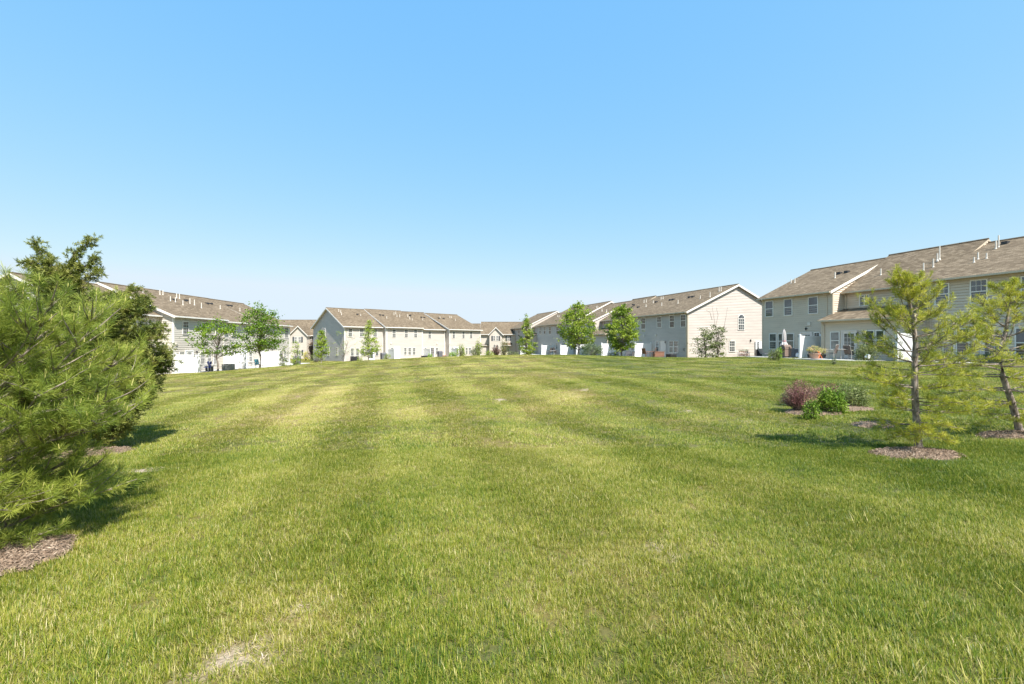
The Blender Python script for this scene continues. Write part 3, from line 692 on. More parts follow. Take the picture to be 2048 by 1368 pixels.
for a in ((807.5, 813.3), (816, 822), (825, 831)): win_px(MM, *a, 695, 710, .95, 'grid', 'glass_c')
door(MM, MM.u_px(793.7, .95), -.95, -1.36, .95, 2.1, False, 'white')
win_px(MM, 856, 862, 662, 676.6, .75, 'grid', 'glass')
for a in ((840.3, 845.5), (848, 853)): win_px(MM, *a, 695, 699.7, .75, 'small', 'glass')
door(MM, MM.u_px(864.3, .75), -.75, -1.36, .95, 2.05, True, 'door'); win_px(MM, 871, 876, 695, 708.5, .75, 'grid', 'glass_c')
for a in ((904.4, 909.8), (923.9, 929.2), (939.3, 944.6)): win_px(MM, *a, 662.7, 676.6, 2.1, 'grid', 'glass')
win_px(MM, 901.3, 906, 695, 698.8, 2.1, 'small', 'glass_c')
for a in ((923, 928), (930.5, 935.3), (936.8, 941.8)): win_px(MM, *a, 695, 708.5, 2.1, 'grid', 'glass_c')
door(MM, MM.u_px(912.5, 2.1), -2.1, -1.36, .95, 2.05, True, 'white')
for px, py, off in ((781.8, 687, .95), (873.5, 687.2, .75), (898.8, 687.3, 2.1)): vent_cap(MM, MM.u_px(px, off), -off, MM.z_py(px, py, off))
for px, y0, y1, w in ((657.3, 695, 711.6, .8), (674.5, 695, 711.6, .8)):
    v = MM.v_px(px, 0); Y = MM.w(0, v)[1]; window(MM, 0, v, zat(y1, Y), w, zat(y0, Y)-zat(y1, Y), 'grid', R(-90), 'glass')
v = MM.v_px(650, 0); Y = MM.w(0, v)[1]; arch_window(MM, 0, v, zat(675, Y), .8, 1.2, R(-90))
spout(MM, 6.8, -.95, -1.4, 4.0); spout(MM, 13.8, -.75, -1.4, 3.85); spout(MM, 18.5, -.75, -1.4, 3.85)
for b, L_ in ((bM1, ((677.5, 623, .4), (681.5, 625, .4), (683, 630, .4), (721.5, 631.5, .35))),
              (bM2, ((773.5, 636.5, .35), (788, 629, .4), (791.5, 628, .45), (794, 633.5, .35), (799.5, 634, .5), (815.5, 633, .4), (819.5, 638, .5), (824.5, 640, .35))),
              (bM2b, ((845.5, 640, .4),)), (bM3, ((880, 636, .35), (899.5, 635.5, .35), (902.5, 635.5, .35), (911, 641, .35)))):
    for px, py, h in L_: u, v = pipe_px(MM, b, px, py); pipe(MM, b, u, v, h)
for b, px, py in ((bM1, 714.5, 629), (bM2, 760, 630.5), (bM2, 766, 631), (bM2, 820.5, 631), (bM2b, 842.5, 635), (bM2b, 848.5, 635.5), (bM3, 877.5, 637), (bM3, 887, 637.5)):
    u, v = pipe_px(MM, b, px, py); roof_vent(MM, b, u, v)

# ---- far fronts facing the camera
def shutters(row, u, v, z, w, h):
    for sg in (-1, 1):
        m = MB(); x = u+sg*(w/2+.22); m.box(x-.17, x+.17, v-.06, v-.022, z, z+h)
        for k in range(8): m.box(x-.13, x+.13, v-.075, v-.062, z+.08+k*(h-.16)/8, z+.08+(k+.55)*(h-.16)/8)
        m.build('shutter', M['shutter'], row.root)
def front_gable(row, u0, u1, off, ze, zp, depth):
    """small projecting cross gable"""
    um = (u0+u1)/2; mb = MB(); zb = row.zg-.7
    lap_wall(mb, (u0, -off), (u1, -off), zb, [(0, ze), (um-u0, zp), (u1-u0, ze)], (0, -1))
    lap_wall(mb, (u1, -off), (u1, .5), zb, [(0, ze), (off+.5, ze)], (1, 0)); lap_wall(mb, (u0, .5), (u0, -off), zb, [(0, ze), (off+.5, ze)], (-1, 0))
    mb.build('wall', row.wm, row.root)
    s = (zp-ze)/(um-u0); o = .3; th = .12; y0, y1 = -off-.3, depth; rb = MB(); t = MB()
    for sg, ue in ((-1, u0-o), (1, u1+o)):
        P = [(ue, y0, ze-o*s+th), (um, y0, zp+th), (um, y1, zp+th), (ue, y1, ze-o*s+th)]; rb.poly(P, 0, [(p[1], p[2]*2) for p in P])
        B_ = [(p[0], p[1], p[2]-th) for p in P]; rb.poly(B_, 1)
        for k in (0, 3): rb.poly([B_[k], B_[(k+1) % 4], P[(k+1) % 4], P[k]], 1)
        Q = [(ue, ze-o*s+th-.2), (um, zp+th-.2), (um, zp+th-.01), (ue, ze-o*s+th-.01)]
        t.poly([(q[0], y0-.03, q[1]) for q in Q]); t.poly([(q[0], y0-.003, q[1]) for q in Q])
    rb.build('roof', [M['roof'], row.tm], row.root); t.build('rake_board', M['trim'], row.root)

NN = Row('townhouse_row', (at(930, 105), 105.0), (1, 0), M['side_far'], M['trim'],
         'far white townhouses in the central gap, with dark shutters and a pointed gable', -1.9)
bN1 = block(NN, -8, 3.6, .0, 3.45, 4.6, 5.85, zg=-1.9, rake1=False)
bN2 = block(NN, 3.65, 14.0, .6, 3.45, 5.2, 6.3, oh0=.3)
front_gable(NN, NN.u_px(979, 1.8), NN.u_px(1004.5, 1.8), 1.8, 3.4, 4.85, 3.0)
for a in ((960.3, 964.6), (965.8, 970.2)): win_px(NN, *a, 670.8, 680, 0, 'grid', 'glass_c')
shutters(NN, NN.u_px(965.3), 0, NN.z_py(965, 680), 1.1, 1.0); 
for a in ((986, 991), (992, 997)): win_px(NN, *a, 671.5, 681.5, 1.8, 'grid', 'glass_b')
shutters(NN, NN.u_px(991.5, 1.8), -1.8, NN.z_py(991, 681.5, 1.8), 1.2, 1.1)
win_px(NN, 1014.3, 1018.8, 671.9, 681.2, .6, 'grid', 'glass_c'); shutters(NN, NN.u_px(1016.5, .6), -.6, NN.z_py(1016, 681.2, .6), .5, 1.05)
for a in ((987, 991), (993, 997)): win_px(NN, *a, 689, 700, 1.8, 'grid', 'glass_c')
win_px(NN, 1014.3, 1018.8, 690, 702, .6, 'grid', 'glass_c')
ga = MB(); ga.box(-1.3, 1.3, -.05, -.02, 0, 2.1)
for k in range(4): ga.box(-1.25, 1.25, -.065, -.052, .06+k*.52, .5+k*.52)
ga.build('garage_door', M['white'], NN.root, False, (NN.u_px(969), 0, -1.85))
def pent(row, u0, u1, off, z):
    m = MB(); P = [(u0, -off-.9, z), (u1, -off-.9, z), (u1, -off-.02, z+.55), (u0, -off-.02, z+.55)]; m.poly(P, 0, [(p[0], p[2]*2) for p in P])
    Q = [(p[0], p[1], p[2]-.1) for p in P]; m.poly(Q, 1)
    for k in (0, 1, 3): m.poly([Q[k], Q[(k+1) % 4], P[(k+1) % 4], P[k]], 1)
    m.build('pent_roof', [M['roof'], row.tm], row.root)
pent(NN, NN.u_px(958), NN.u_px(977.5), 0, .85); pent(NN, NN.u_px(1006), NN.u_px(1024), .6, .85)

OO = Row('townhouse_row', (at(562, 96), 96.0), (1, 0), M['side_far'], M['trim'],
         'far white townhouse front with dark shutters, seen between the left and middle rows', -1.9)
bO = block(OO, -6, 15, 0, 3.1, 6, 6.4)
front_gable(OO, OO.u_px(580, 1.6), OO.u_px(614, 1.6), 1.6, 3.1, 4.85, 3.2)
for a in ((588.7, 594.6), (596.8, 602.6)): win_px(OO, *a, 673.6, 684.8, 1.6, 'grid', 'glass_b')
shutters(OO, OO.u_px(595.6, 1.6), -1.6, OO.z_py(595, 684.8, 1.6), 1.35, 1.15)
win_px(OO, 620.5, 624, 673, 684.5, 0, 'grid', 'glass_c'); shutters(OO, OO.u_px(622.5, 0), 0, OO.z_py(622, 684.5, 0), .35, 1.15)
win_px(OO, 597, 602.5, 700, 711, 1.6, 'grid', 'glass_c'); shutters(OO, OO.u_px(600, 1.6), -1.6, OO.z_py(600, 711, 1.6), .6, 1.15)
pent(OO, OO.u_px(615.5), OO.u_px(633), 0, .9)
q = MB(); q.box(-1.0, 1.0, -.06, -.021, 0, 2.4); q.build('brick_veneer', M['stone'], OO.root, False, (OO.u_px(623), 0, -1.9))

# ------------------------------------------------------------------ patios, privacy panels and garden furniture
def patio(row, u0, u1, off0, off1, z):
    m = MB(); m.box(u0, u1, -off1, -off0-.03, z-.5, z)
    o = m.build('patio', M['concrete'], None, False, (row.P0[0], row.P0[1], 0), row.ang); tag(o, kind='structure')
def panel(row, u, off, z, label, length=2.35, h=1.83, group='white privacy panels between the patios'):
    """a vinyl privacy panel standing square to the facade"""
    x, y, _ = row.w(u, -off)
    r = empty('privacy_fence', (x, y, z), row.ang); tag(r, label, 'fence', group)
    for d in (-.08, -length):
        m = MB(); m.box(-.065, .065, d-.065, d+.065, -.4, h+.05); m.build('post', M['vinyl'], r)
        m = MB(); m.box(-.08, .08, d-.08, d+.08, h+.052, h+.075); m.poly([(-.06, d-.06, h+.076), (.06, d-.06, h+.076), (.0, d, h+.11)]); m.poly([(.06, d-.06, h+.076), (.06, d+.06, h+.076), (0, d, h+.11)]); m.poly([(.06, d+.06, h+.076), (-.06, d+.06, h+.076), (0, d, h+.11)]); m.poly([(-.06, d+.06, h+.076), (-.06, d-.06, h+.076), (0, d, h+.11)]); m.build('post_cap', M['vinyl'], r)
    for z0 in (.03, h-.17):
        m = MB(); m.box(-.045, .045, -length+.066, -.146, z0, z0+.14); m.build('rail', M['vinyl'], r)
    m = MB(); n = 14; L = length-.066-.146-.0; x0 = -length+.066; w = L/n
    for k in range(n): m.box(-.022, .022, x0+k*w+.009, x0+(k+1)*w-.009, .171, h-.171)
    m.box(-.010, .010, x0, x0+L, .172, h-.172); m.build('board_panel', M['vinyl'], r)
    return r
def W(row, u, off): x, y, _ = row.w(u, -off); return x, y

patio(RR, 1.2, 6.7, 0, 3.2, .30); patio(RR, 6.8, 13.2, 1.19, 4.2, .33); patio(RR, 13.6, 20, 0, 3.4, .42)
patio(RC, -6.6, -1.5, 0, 3.0, -.35); patio(RC, -14.8, -7, 0, 3, -.4); patio(RC, -28, -21.3, 0, 3, -.65); patio(RC, -45, -28.6, .35, 3.2, -.8)
patio(LL, .1, 6.4, 0, 2.9, -1.38); patio(LL, 8.2, 14.6, -.25, 3.0, -1.40); patio(LL, 15.6, 22.4, -.2, 3.0, -1.40)
patio(MM, 8, 12.8, .95, 3.6, -1.38); patio(MM, 14.5, 18.5, .75, 3.4, -1.38)
panel(RR, 5.83, 0, .30, 'white privacy panel beside the terracotta planter behind the nearest row')
panel(RR, 13.15, 1.19, .38, 'white privacy panel seen through the nearer pine on the right', 1.6)
panel(RC, -6.63, 0, -.36, 'white privacy panel between the big leafy tree and the brown wooden bench', 2.35)
panel(RC, RC.u_px(1233), 0, -.42, 'white privacy panel partly hidden behind the left half of the right leafy tree', 2.35)
panel(RC, RC.u_px(1180), 0, -.6, 'white privacy panel right of the trunk of the left leafy tree', 2.35)
panel(RC, RC.u_px(1147, .35), .35, -.75, 'white privacy panel left of the trunk of the left leafy tree', 2.35)
panel(RC, RC.u_px(1107, .35), .35, -.8, 'white privacy panel right of the feathery pointed tree, by dark patio chairs', 2.35)
panel(RC, RC.u_px(1065, .9), .9, -.95, 'white privacy panel behind the feathery pointed tree', 2.6)
panel(LL, .22, 0, -1.40, 'white privacy panel at the near corner of the left row', 2.3)
panel(LL, 7.62, 0, -1.42, 'white privacy panel with the grey condenser in front of it', 2.35)
panel(LL, 15.2, -.2, -1.42, 'white privacy panel right of the trunk of the left rounded tree', 2.35)
panel(MM, 6.95, .95, -1.38, 'shaded privacy panel by the red chair at the middle row', 2.2)
panel(MM, 14.0, .75, -1.38, 'shaded privacy panel behind the grey condenser of the middle row', 2.2)
panel(MM, 19.0, 2.1, -1.38, 'shaded privacy panel beside the round clipped bush of the middle row', 2.2)

def condenser(x, y, z, rz, label, s=.8, mat='ac', h=.8):
    r = empty('air_conditioner', (x, y, z), rz); tag(r, label, 'air conditioner', 'outdoor condenser units')
    m = MB(); m.box(-s/2-.08, s/2+.08, -s/2-.08, s/2+.08, -.3, .05); m.build('base_slab', M['concrete'], r)
    m = MB(); m.box(-s/2, s/2, -s/2, s/2, .052, h)
    for k in range(11):
        z0 = .10+k*(h-.18)/11
        m.box(-s/2-.012, s/2+.012, -s/2-.012, s/2+.012, z0, z0+.026)
    m.build('housing', M[mat], r)
    m = MB(); m.box(-s/2-.02, s/2+.02, -s/2-.02, s/2+.02, h+.002, h+.035); m.lathe([(s*.4, h+.036), (s*.38, h+.06), (.1, h+.07)], 16); m.build('fan_grille', M[mat if mat == 'dark' else 'ac'], r)
    return r
x, y = W(LL, LL.u_px(462, 2.2), 2.2); x, y = at(457, 46.5), 46.5
condenser(x, y, zat(741.5, y), .1, 'grey condenser in front of a white panel at the left row', .85, 'ac', .65)
x, y = RC.w(.95, RC.v_px(1515, 0)+.1)[:2]; condenser(at(1520, 49.6), 49.6, zat(712.5, 49.6), -.3, 'black condenser below the white meter cabinet', .78, 'dark', .72)
condenser(*W(RC, -1.5, 1.0), -.42, RC.ang, 'dark condenser with a white top at the corner of the pale gable', .8, 'dark', .62)
condenser(*W(MM, 1.2, 1.0), -1.5, MM.ang, 'dark condenser under the windows at the left end of the middle row', .95, 'dark', .75)
condenser(*W(MM, MM.u_px(850, 1.9), 1.9), -1.45, MM.ang, 'grey condenser before the shaded panel in the middle row', .95, 'dark', .6)
condenser(*W(RC, RC.u_px(1156, 1.4), 1.4), -.7, RC.ang, 'grey condenser between two white panels behind the left leafy tree', .8, 'ac', .7)

def sling_chair(name, x, y, z, rz, label, mat='brown', fr='frame', group='patio chairs', seat=.42):
    r = empty(name, (x, y, z), rz); tag(r, label, 'chair', group)
    def fm(n, pts, rad=.016): m = MB(); m.tube(pts, rad, 6); return m.build(n, M[fr], r)
    for sx in (-.27, .27):
        fm('leg', [(sx, .25, 0), (sx, .26, .60)]); fm('leg', [(sx, -.22, 0), (sx, -.20, seat)])
        fm('armrest', [(sx, .27, .60), (sx, .0, .63), (sx, -.22, .60)], .02)
    m = MB(); P = [(-.25, .24, seat), (.25, .24, seat), (.25, -.2, seat-.05), (-.25, -.2, seat-.05)]; m.poly(P); m.poly([(p[0], p[1], p[2]-.03) for p in P]); m.box(-.25, .25, -.02, 0, seat-.07, seat-.031); m.build('seat', M[mat], r)
    m = MB(); m.box(-.25, .25, -.015, .015, 0, .60)
    o = m.build('backrest', M[mat], r, False, (0, -.2, seat-.05)); o.rotation_euler = (R(14), 0, 0)
    m = MB(); m.tube([(-.27, 0, 0), (-.27, 0, .60), (-.2, 0, .65), (.2, 0, .65), (.27, 0, .60), (.27, 0, 0)], .016, 6)
    o = m.build('back_frame', M[fr], r, False, (0, -.2, seat-.05)); o.rotation_euler = (R(14), 0, 0)
    return r
def table(x, y, z, rz, label, w=.6, h=.7, mat='frame', group='patio tables'):
    r = empty('patio_table', (x, y, z), rz); tag(r, label, 'table', group)
    m = MB(); m.lathe([(w*.98, h-.03), (w, h-.015), (w*.97, h)], 20); m.build('tabletop', M[mat], r)
    for k in range(4):
        a = math.pi/4+k*math.pi/2; m = MB(); m.tube([(math.cos(a)*w*.8, math.sin(a)*w*.8, 0), (math.cos(a)*w*.55, math.sin(a)*w*.55, h-.031)], .018, 6); m.build('leg', M[mat], r)
    return r
# behind the nearest row
def P(px, py, Y): return at(px, Y), Y, zat(py, Y)
sling_chair('patio_chair', *P(1664, 716.5, 33.6), R(35), 'dark brown sling chair right of the terracotta planter, turned away from the camera')
table(*P(1684, 717, 33.6), 0, 'round glass patio table between brown sling chairs', .55)
sling_chair('patio_chair', *P(1700, 717.5, 33.2), R(-75), 'brown sling chair between the round table and the rose bush')
sling_chair('patio_chair', *P(1688, 715, 35.2), R(170), 'brown sling chair behind the round table, before the glazed door')
# grill with cover
x, y, z = P(1571, 714.8, 37.6)
r = empty('covered_grill', (x, y, z), RR.ang+R(90)); tag(r, 'brown gas grill with rounded lid under the closed umbrella', 'grill')
m = MB(); m.box(-.35, .35, -.24, .24, .10, .68); m.build('cabinet', M['grill'], r)
for a_, b_x in ((-.72, -.352), (.352, .72)): m = MB(); m.box(a_, b_x, -.22, .22, .72, .77); m.build('side_shelf', M['dark'], r)
m = MB(); m.box(-.36, .36, -.26, .26, .682, .80); m.tube([(-.36, 0, .80), (.36, 0, .80)], .25, 14); m.build('lid', M['grill'], r)
m = MB(); m.tube([(-.25, -.29, .93), (.25, -.29, .93)], .015, 6); m.build('handle', M['frame'], r)
for sx in (-.3, .3): m = MB(); m.tube([(sx-.03, 0, .06), (sx+.03, 0, .06)], .07, 10); m.build('wheel', M['dark'], r)
# umbrella
x, y, z = P(1568, 714, 38.3)
r = empty('patio_umbrella', (x, y, z)); tag(r, 'closed pale patio umbrella standing behind the brown grill', 'umbrella')
m = MB(); m.lathe([(.25, 0), (.25, .06), (.05, .10), (.04, .22)], 14); m.build('base', M['dark'], r)
m = MB(); m.tube([(0, 0, .1), (0, 0, 2.35)], .02, 8); m.build('pole', M['frame'], r)
m = MB(); n = 16; prof = [(.26, .95), (.20, 1.15), (.12, 1.3), (.13, 1.6), (.12, 1.9), (.09, 2.15), (.02, 2.36)]
for i, (rr, zz) in enumerate(prof):
    for k in range(n): a = 2*math.pi*k/n; q = rr*(1.25 if k % 2 else .7); m.v.append((q*math.cos(a), q*math.sin(a), zz-(.10 if (k % 4 == 1 and i == 0) else 0)))
for i in range(len(prof)-1):
    for k in range(n): m.f.append((i*n+k, i*n+(k+1) % n, (i+1)*n+(k+1) % n, (i+1)*n+k)); m.m.append(0); m.uv.append([(0, 0)]*4)
m.build('canopy', M['cloth'], r)
m = MB(); m.tube([(0, 0, 1.32), (0, 0, 1.37)], .14, 10); m.build('strap', M['red'], r)
# storage bench
x, y, z = P(1591, 714, 38.2)
r = empty('storage_box', (x, y, z), RR.ang); tag(r, 'grey storage box left of the white panel behind the nearest row', 'box')
m = MB(); m.box(-.55, .55, -.28, .28, 0, .62)
for k in range(6): m.box(-.52+k*.18, -.52+k*.18+.12, -.293, -.282, .05, .56)
m.build('bin', M['storage'], r); m = MB(); m.box(-.58, .58, -.31, .31, .622, .70); m.build('lid', M['storage'], r)
x, y, z = P(1594.5, 713.5, 37.2)
m = MB(); m.lathe([(.11, 0), (.12, .05), (.12, .22), (.05, .29), (.04, .33)], 12); m.tube([(.05, 0, .29), (.13, 0, .27), (.12, 0, .16)], .015, 5)
o = m.build('watering_jug', M['white'], None, True, (x, y, z)); tag(o, 'small white jug in front of the grey storage box', 'jug')
# blue-grey covered frame by the gable
x, y, z = P(1541, 713.5, 40.8)
r = empty('covered_lounger', (x, y, z), RR.ang+R(80)); tag(r, 'low blue grey covered lounger at the far corner of the nearest row', 'lounger')
m = MB(); m.poly([(-.8, -.3, .3), (.8, -.3, .3), (.8, .3, .3), (-.8, .3, .3)]); m.poly([(-.8, -.3, .3), (-1.1, -.3, .75), (-1.1, .3, .75), (-.8, .3, .3)]); m.box(-.8, .8, -.3, .3, .24, .29); m.build('cushion', M['storage'], r)
for sx in (-.75, .75):
    for sy in (-.27, .27): m = MB(); m.tube([(sx, sy, 0), (sx, sy, .26)], .02, 6); m.build('leg', M['dark'], r)
# orange stand
x, y, z = P(1638, 716.8, 33.9)
r = empty('folding_stand', (x, y, z), .4); tag(r, 'small orange folding stand right of the terracotta planter', 'stand')
for sg in (-1, 1): m = MB(); m.tube([(sg*.18, -.12, 0), (0, 0, .42), (-sg*.1, .1, .55)], .022, 6); m.build('leg', M['orange'], r)
m = MB(); m.box(-.12, .12, -.05, .07, .38, .42); m.build('top', M['orange'], r)

# ------------------------------------------------------------------ vegetation generators
def unit(v): return v/np.maximum(np.linalg.norm(v, axis=-1, keepdims=True), 1e-9)
def leaf_quads(cent, size, aspect=.55, up=.35, rng=RNG, tint=None, jit=.35):
    n = len(cent); nr = unit(rng.normal(size=(n, 3))+np.array([0, 0, up])); a = unit(np.cross(nr, rng.normal(size=(n, 3)))); b = np.cross(nr, a)
    s = (size*(1+jit*rng.uniform(-1, 1, n)))[:, None] if np.ndim(size) == 0 else size[:, None]
    a = a*s; b = b*s*aspect
    V = np.stack([cent-a, cent-b*1.0+nr*s*.12, cent+a, cent+b+nr*s*.12], 1).reshape(-1, 3)
    F = np.arange(4*n).reshape(n, 4)
    t = rng.uniform(0, 1, n) if tint is None else np.clip(tint+rng.normal(0, .16, n), 0, 1)
    return V, F, np.repeat(t, 4)
def limb(p0, p1, sag=.0, n=5, wob_=.05):
    p0 = np.array(p0, float); p1 = np.array(p1, float); L = np.linalg.norm(p1-p0); pts = []
    for i in range(n+1):
        t = i/n; q = p0*(1-t)+p1*t; q = q+np.array([0, 0, sag*L*math.sin(math.pi*t)])
        if 0 < i < n: q = q+RNG.normal(0, wob_*L*.3, 3)
        pts.append(q)
    return pts

def leafy_tree(name, x, y, top, crown, shape, leafmat, barkmat, label, cat='tree', group=None, nclump=90, per=45, leaf=.10, trunk_r=.07, seed=1, stems=1, low=None, zb=None, spread=.30, lean=0.0, core=.35):
    """crown = (radius, z_bottom_abs); shape: oval/cone/umbrella/vase"""
    rng = np.random.default_rng(seed); zb = H(x, y) if zb is None else zb
    r = empty(name, (x, y, zb)); tag(r, label, cat, group)
    rad, cz0 = crown; cz0 -= zb; top -= zb; hc = top-cz0
    def prof(t):
        if shape == 'cone': return (1-t)**.85*(.35+.65*min(1, t/.16)) if t < 1 else 0
        if shape == 'oval': return math.sin(math.pi*min(1, (t*.90+.09)))**.6*(1-.30*t)
        if shape == 'umbrella': return math.sin(math.pi*min(1, t*.8+.22))**.55
        return (.45+.55*t)*(1-t**5)
    C_ = []; tries = 0
    while len(C_) < nclump and tries < 50000:
        tries += 1; t = rng.uniform(0, 1); rr = prof(t)*rad; a = rng.uniform(0, 2*math.pi); f = math.sqrt(rng.uniform(core*core, 1))
        if rng.uniform() > (prof(t)*.8+.2): continue
        C_.append((rr*f*math.cos(a)+lean*t, rr*f*math.sin(a), cz0+t*hc+rng.normal(0, .03*hc)))
    C_ = np.array(C_)
    tb = MB(); tops = []
    for s in range(stems):
        ang = 2*math.pi*s/max(1, stems)+rng.uniform(0, 1); o = 0 if stems == 1 else .18*rad
        tt = top*.93 if shape in ('cone', 'oval') else cz0+hc*.55
        px_ = [(o*math.cos(ang)*k*k*(1.5 if stems > 1 else 0)+lean*k*.8+rng.normal(0, .02)*top*(k > 0), o*math.sin(ang)*k*k+rng.normal(0, .02)*top*(k > 0), tt*k-(.1 if k == 0 else 0)) for k in (0, .2, .4, .6, .8, 1)]
        tb.tube(px_, [trunk_r*(1.25 if k == 0 else 1-.82*k/5) for k in range(6)], 8); tops.append(np.array(px_))
    tb.build('trunk', M[barkmat], r, True)
    lb = MB()
    for c in C_:
        ax = tops[rng.integers(len(tops))]; h = c[2]*(.62 if shape != 'umbrella' else .5)+cz0*.22; h = min(h, c[2]-.05*top, ax[-1][2])
        h = max(h, min(cz0*.8, c[2]*.7)); k = np.interp(h, ax[:, 2], np.arange(len(ax))); i0 = int(min(k, len(ax)-2)); f = k-i0
        s0 = ax[i0]*(1-f)+ax[i0+1]*f
        Lr = max(.012, trunk_r*.32*(1-.5*h/top)); lb.tube(limb(s0, c, .06, 4, .04), [Lr, Lr*.8, Lr*.6, Lr*.4, Lr*.25], 4, cap=False)
    lb.build('branches', M[barkmat], r)
    sp = spread*rad; cen = []; ti = []
    for c in C_:
        k = int(per*rng.uniform(.6, 1.4)); d = rng.normal(size=(k, 3))*np.array([1, 1, .55])*sp*rng.uniform(.45, 1.0)*.55
        cen.append(c+d); ti.append(np.full(k, rng.uniform(.15, .85)))
    cen = np.concatenate(cen); ti = np.concatenate(ti)
    V, F, t = leaf_quads(cen, leaf*.5, .6, .5, rng, ti)
    link('crown', fast_mesh('crown', V, F, M[leafmat], t), r)
    return r

def bush(name, x, y, z, rx, ry, h, mat, label, cat='bush', group=None, n=1500, leaf=.035, seed=3, aspect=.55, twiggy=False, bark_='bark_dark'):
    rng = np.random.default_rng(seed); r = empty(name, (x, y, z)); tag(r, label, cat, group)
    tb = MB(); cen = []; ti = []; nst = 40 if not twiggy else 130; lob = [(rng.uniform(0, 6.28), rng.uniform(.7, 1.25)) for _ in range(7)]
    for k in range(nst):
        a = rng.uniform(0, 2*math.pi); el = rng.uniform(.15, 1)**.7; f = math.sqrt(max(0, 1-el**2.2))*rng.uniform(.75, 1.05)
        q = np.array([rx*f*math.cos(a), ry*f*math.sin(a), h*(el*.92+.06)*rng.uniform(.88, 1.08)])
        b0 = np.array([rx*.15*math.cos(a), ry*.15*math.sin(a), 0]); pts = limb(b0, q, .10, 4, .05)
        tb.tube(pts, [.011*h+.003, .009*h, .007*h, .005*h, .002], 4, cap=False)
        if twiggy:
            m = max(6, n//nst); tt = rng.uniform(.3, 1.08, m)[:, None]; p = b0*(1-tt)+q*tt; p[:, 2] += .1*h*np.sin(np.pi*np.clip(tt[:, 0], 0, 1)); p = p+rng.normal(0, .028, (m, 3)); cen.append(p); ti.append(np.full(m, rng.uniform(0, 1)))
    tb.build('stems', M[bark_], r)
    if not twiggy:
        ncl = 70; per = n//ncl
        for k in range(ncl):
            a = rng.uniform(0, 2*math.pi); el = rng.uniform(.0, 1); rr = math.sqrt(max(.03, 1-abs(el*1.15-.25)**2.4))*rng.uniform(.55, 1.0)*lob[int(a*7/6.2832) % 7][1]
            c = np.array([rx*rr*math.cos(a), ry*rr*math.sin(a), h*(el*.84+.10)]); d = rng.normal(size=(per, 3))*np.array([rx, ry, h*.8])*.17
            cen.append(c+d); ti.append(np.full(per, rng.uniform(.1, .9)))
    cen = np.concatenate(cen); ti = np.concatenate(ti); cen[:, 2] = np.maximum(cen[:, 2], .03)
    V, F, t = leaf_quads(cen, leaf*.5, aspect, .4, rng, ti)
    link('foliage', fast_mesh('foliage', V, F, M[mat], t), r)
    return r

# ---- conifers
def burst_template(n, L, w, rng, fw=.55):
    """needles around a short shoot along +Z"""
    z0 = rng.uniform(-.07, .02, n)*L/.09; a = rng.uniform(0, 2*math.pi, n)
    tilt = np.radians(rng.uniform(22, 88, n)); tilt = np.where(rng.uniform(0, 1, n) < .3, np.radians(rng.uniform(5, 40, n)), tilt)
    d = np.stack([np.sin(tilt)*np.cos(a), np.sin(tilt)*np.sin(a), np.cos(tilt)], 1)
    Ln = L*rng.uniform(.75, 1.1, n); b = np.stack([0*a, 0*a, z0], 1)
    s = unit(np.cross(d, rng.normal(size=(n, 3))))*w
    mid = b+d*(Ln*.55)[:, None]; tip = b+d*Ln[:, None]; tip[:, 2] -= .10*Ln*0
    return np.stack([b-s*.5, mid-s*.5, tip, mid+s*.5], 1)     # (n,4,3) kite-shaped needle
def place(templates, pos, dirs, scale, rng, tint):
    """instances of needle templates baked into arrays"""
    Vs = []; ts = []; n = len(pos)
    for i in range(n):
        T = templates[rng.integers(len(templates))]; z = dirs[i]/np.linalg.norm(dirs[i]); x = np.cross(z, rng.normal(size=3)); x /= np.linalg.norm(x); y = np.cross(z, x)
        V = T.reshape(-1, 3)*scale[i]; V = V@np.stack([x, y, z]); V = V+pos[i]
        V[:, 2] -= 0; Vs.append(V); tt = np.clip(tint[i]+rng.normal(0, .12, len(T)), 0, 1); ts.append(np.repeat(tt, 4))
    V = np.concatenate(Vs); F = np.arange(len(V)).reshape(-1, 4); return V, F, np.concatenate(ts)

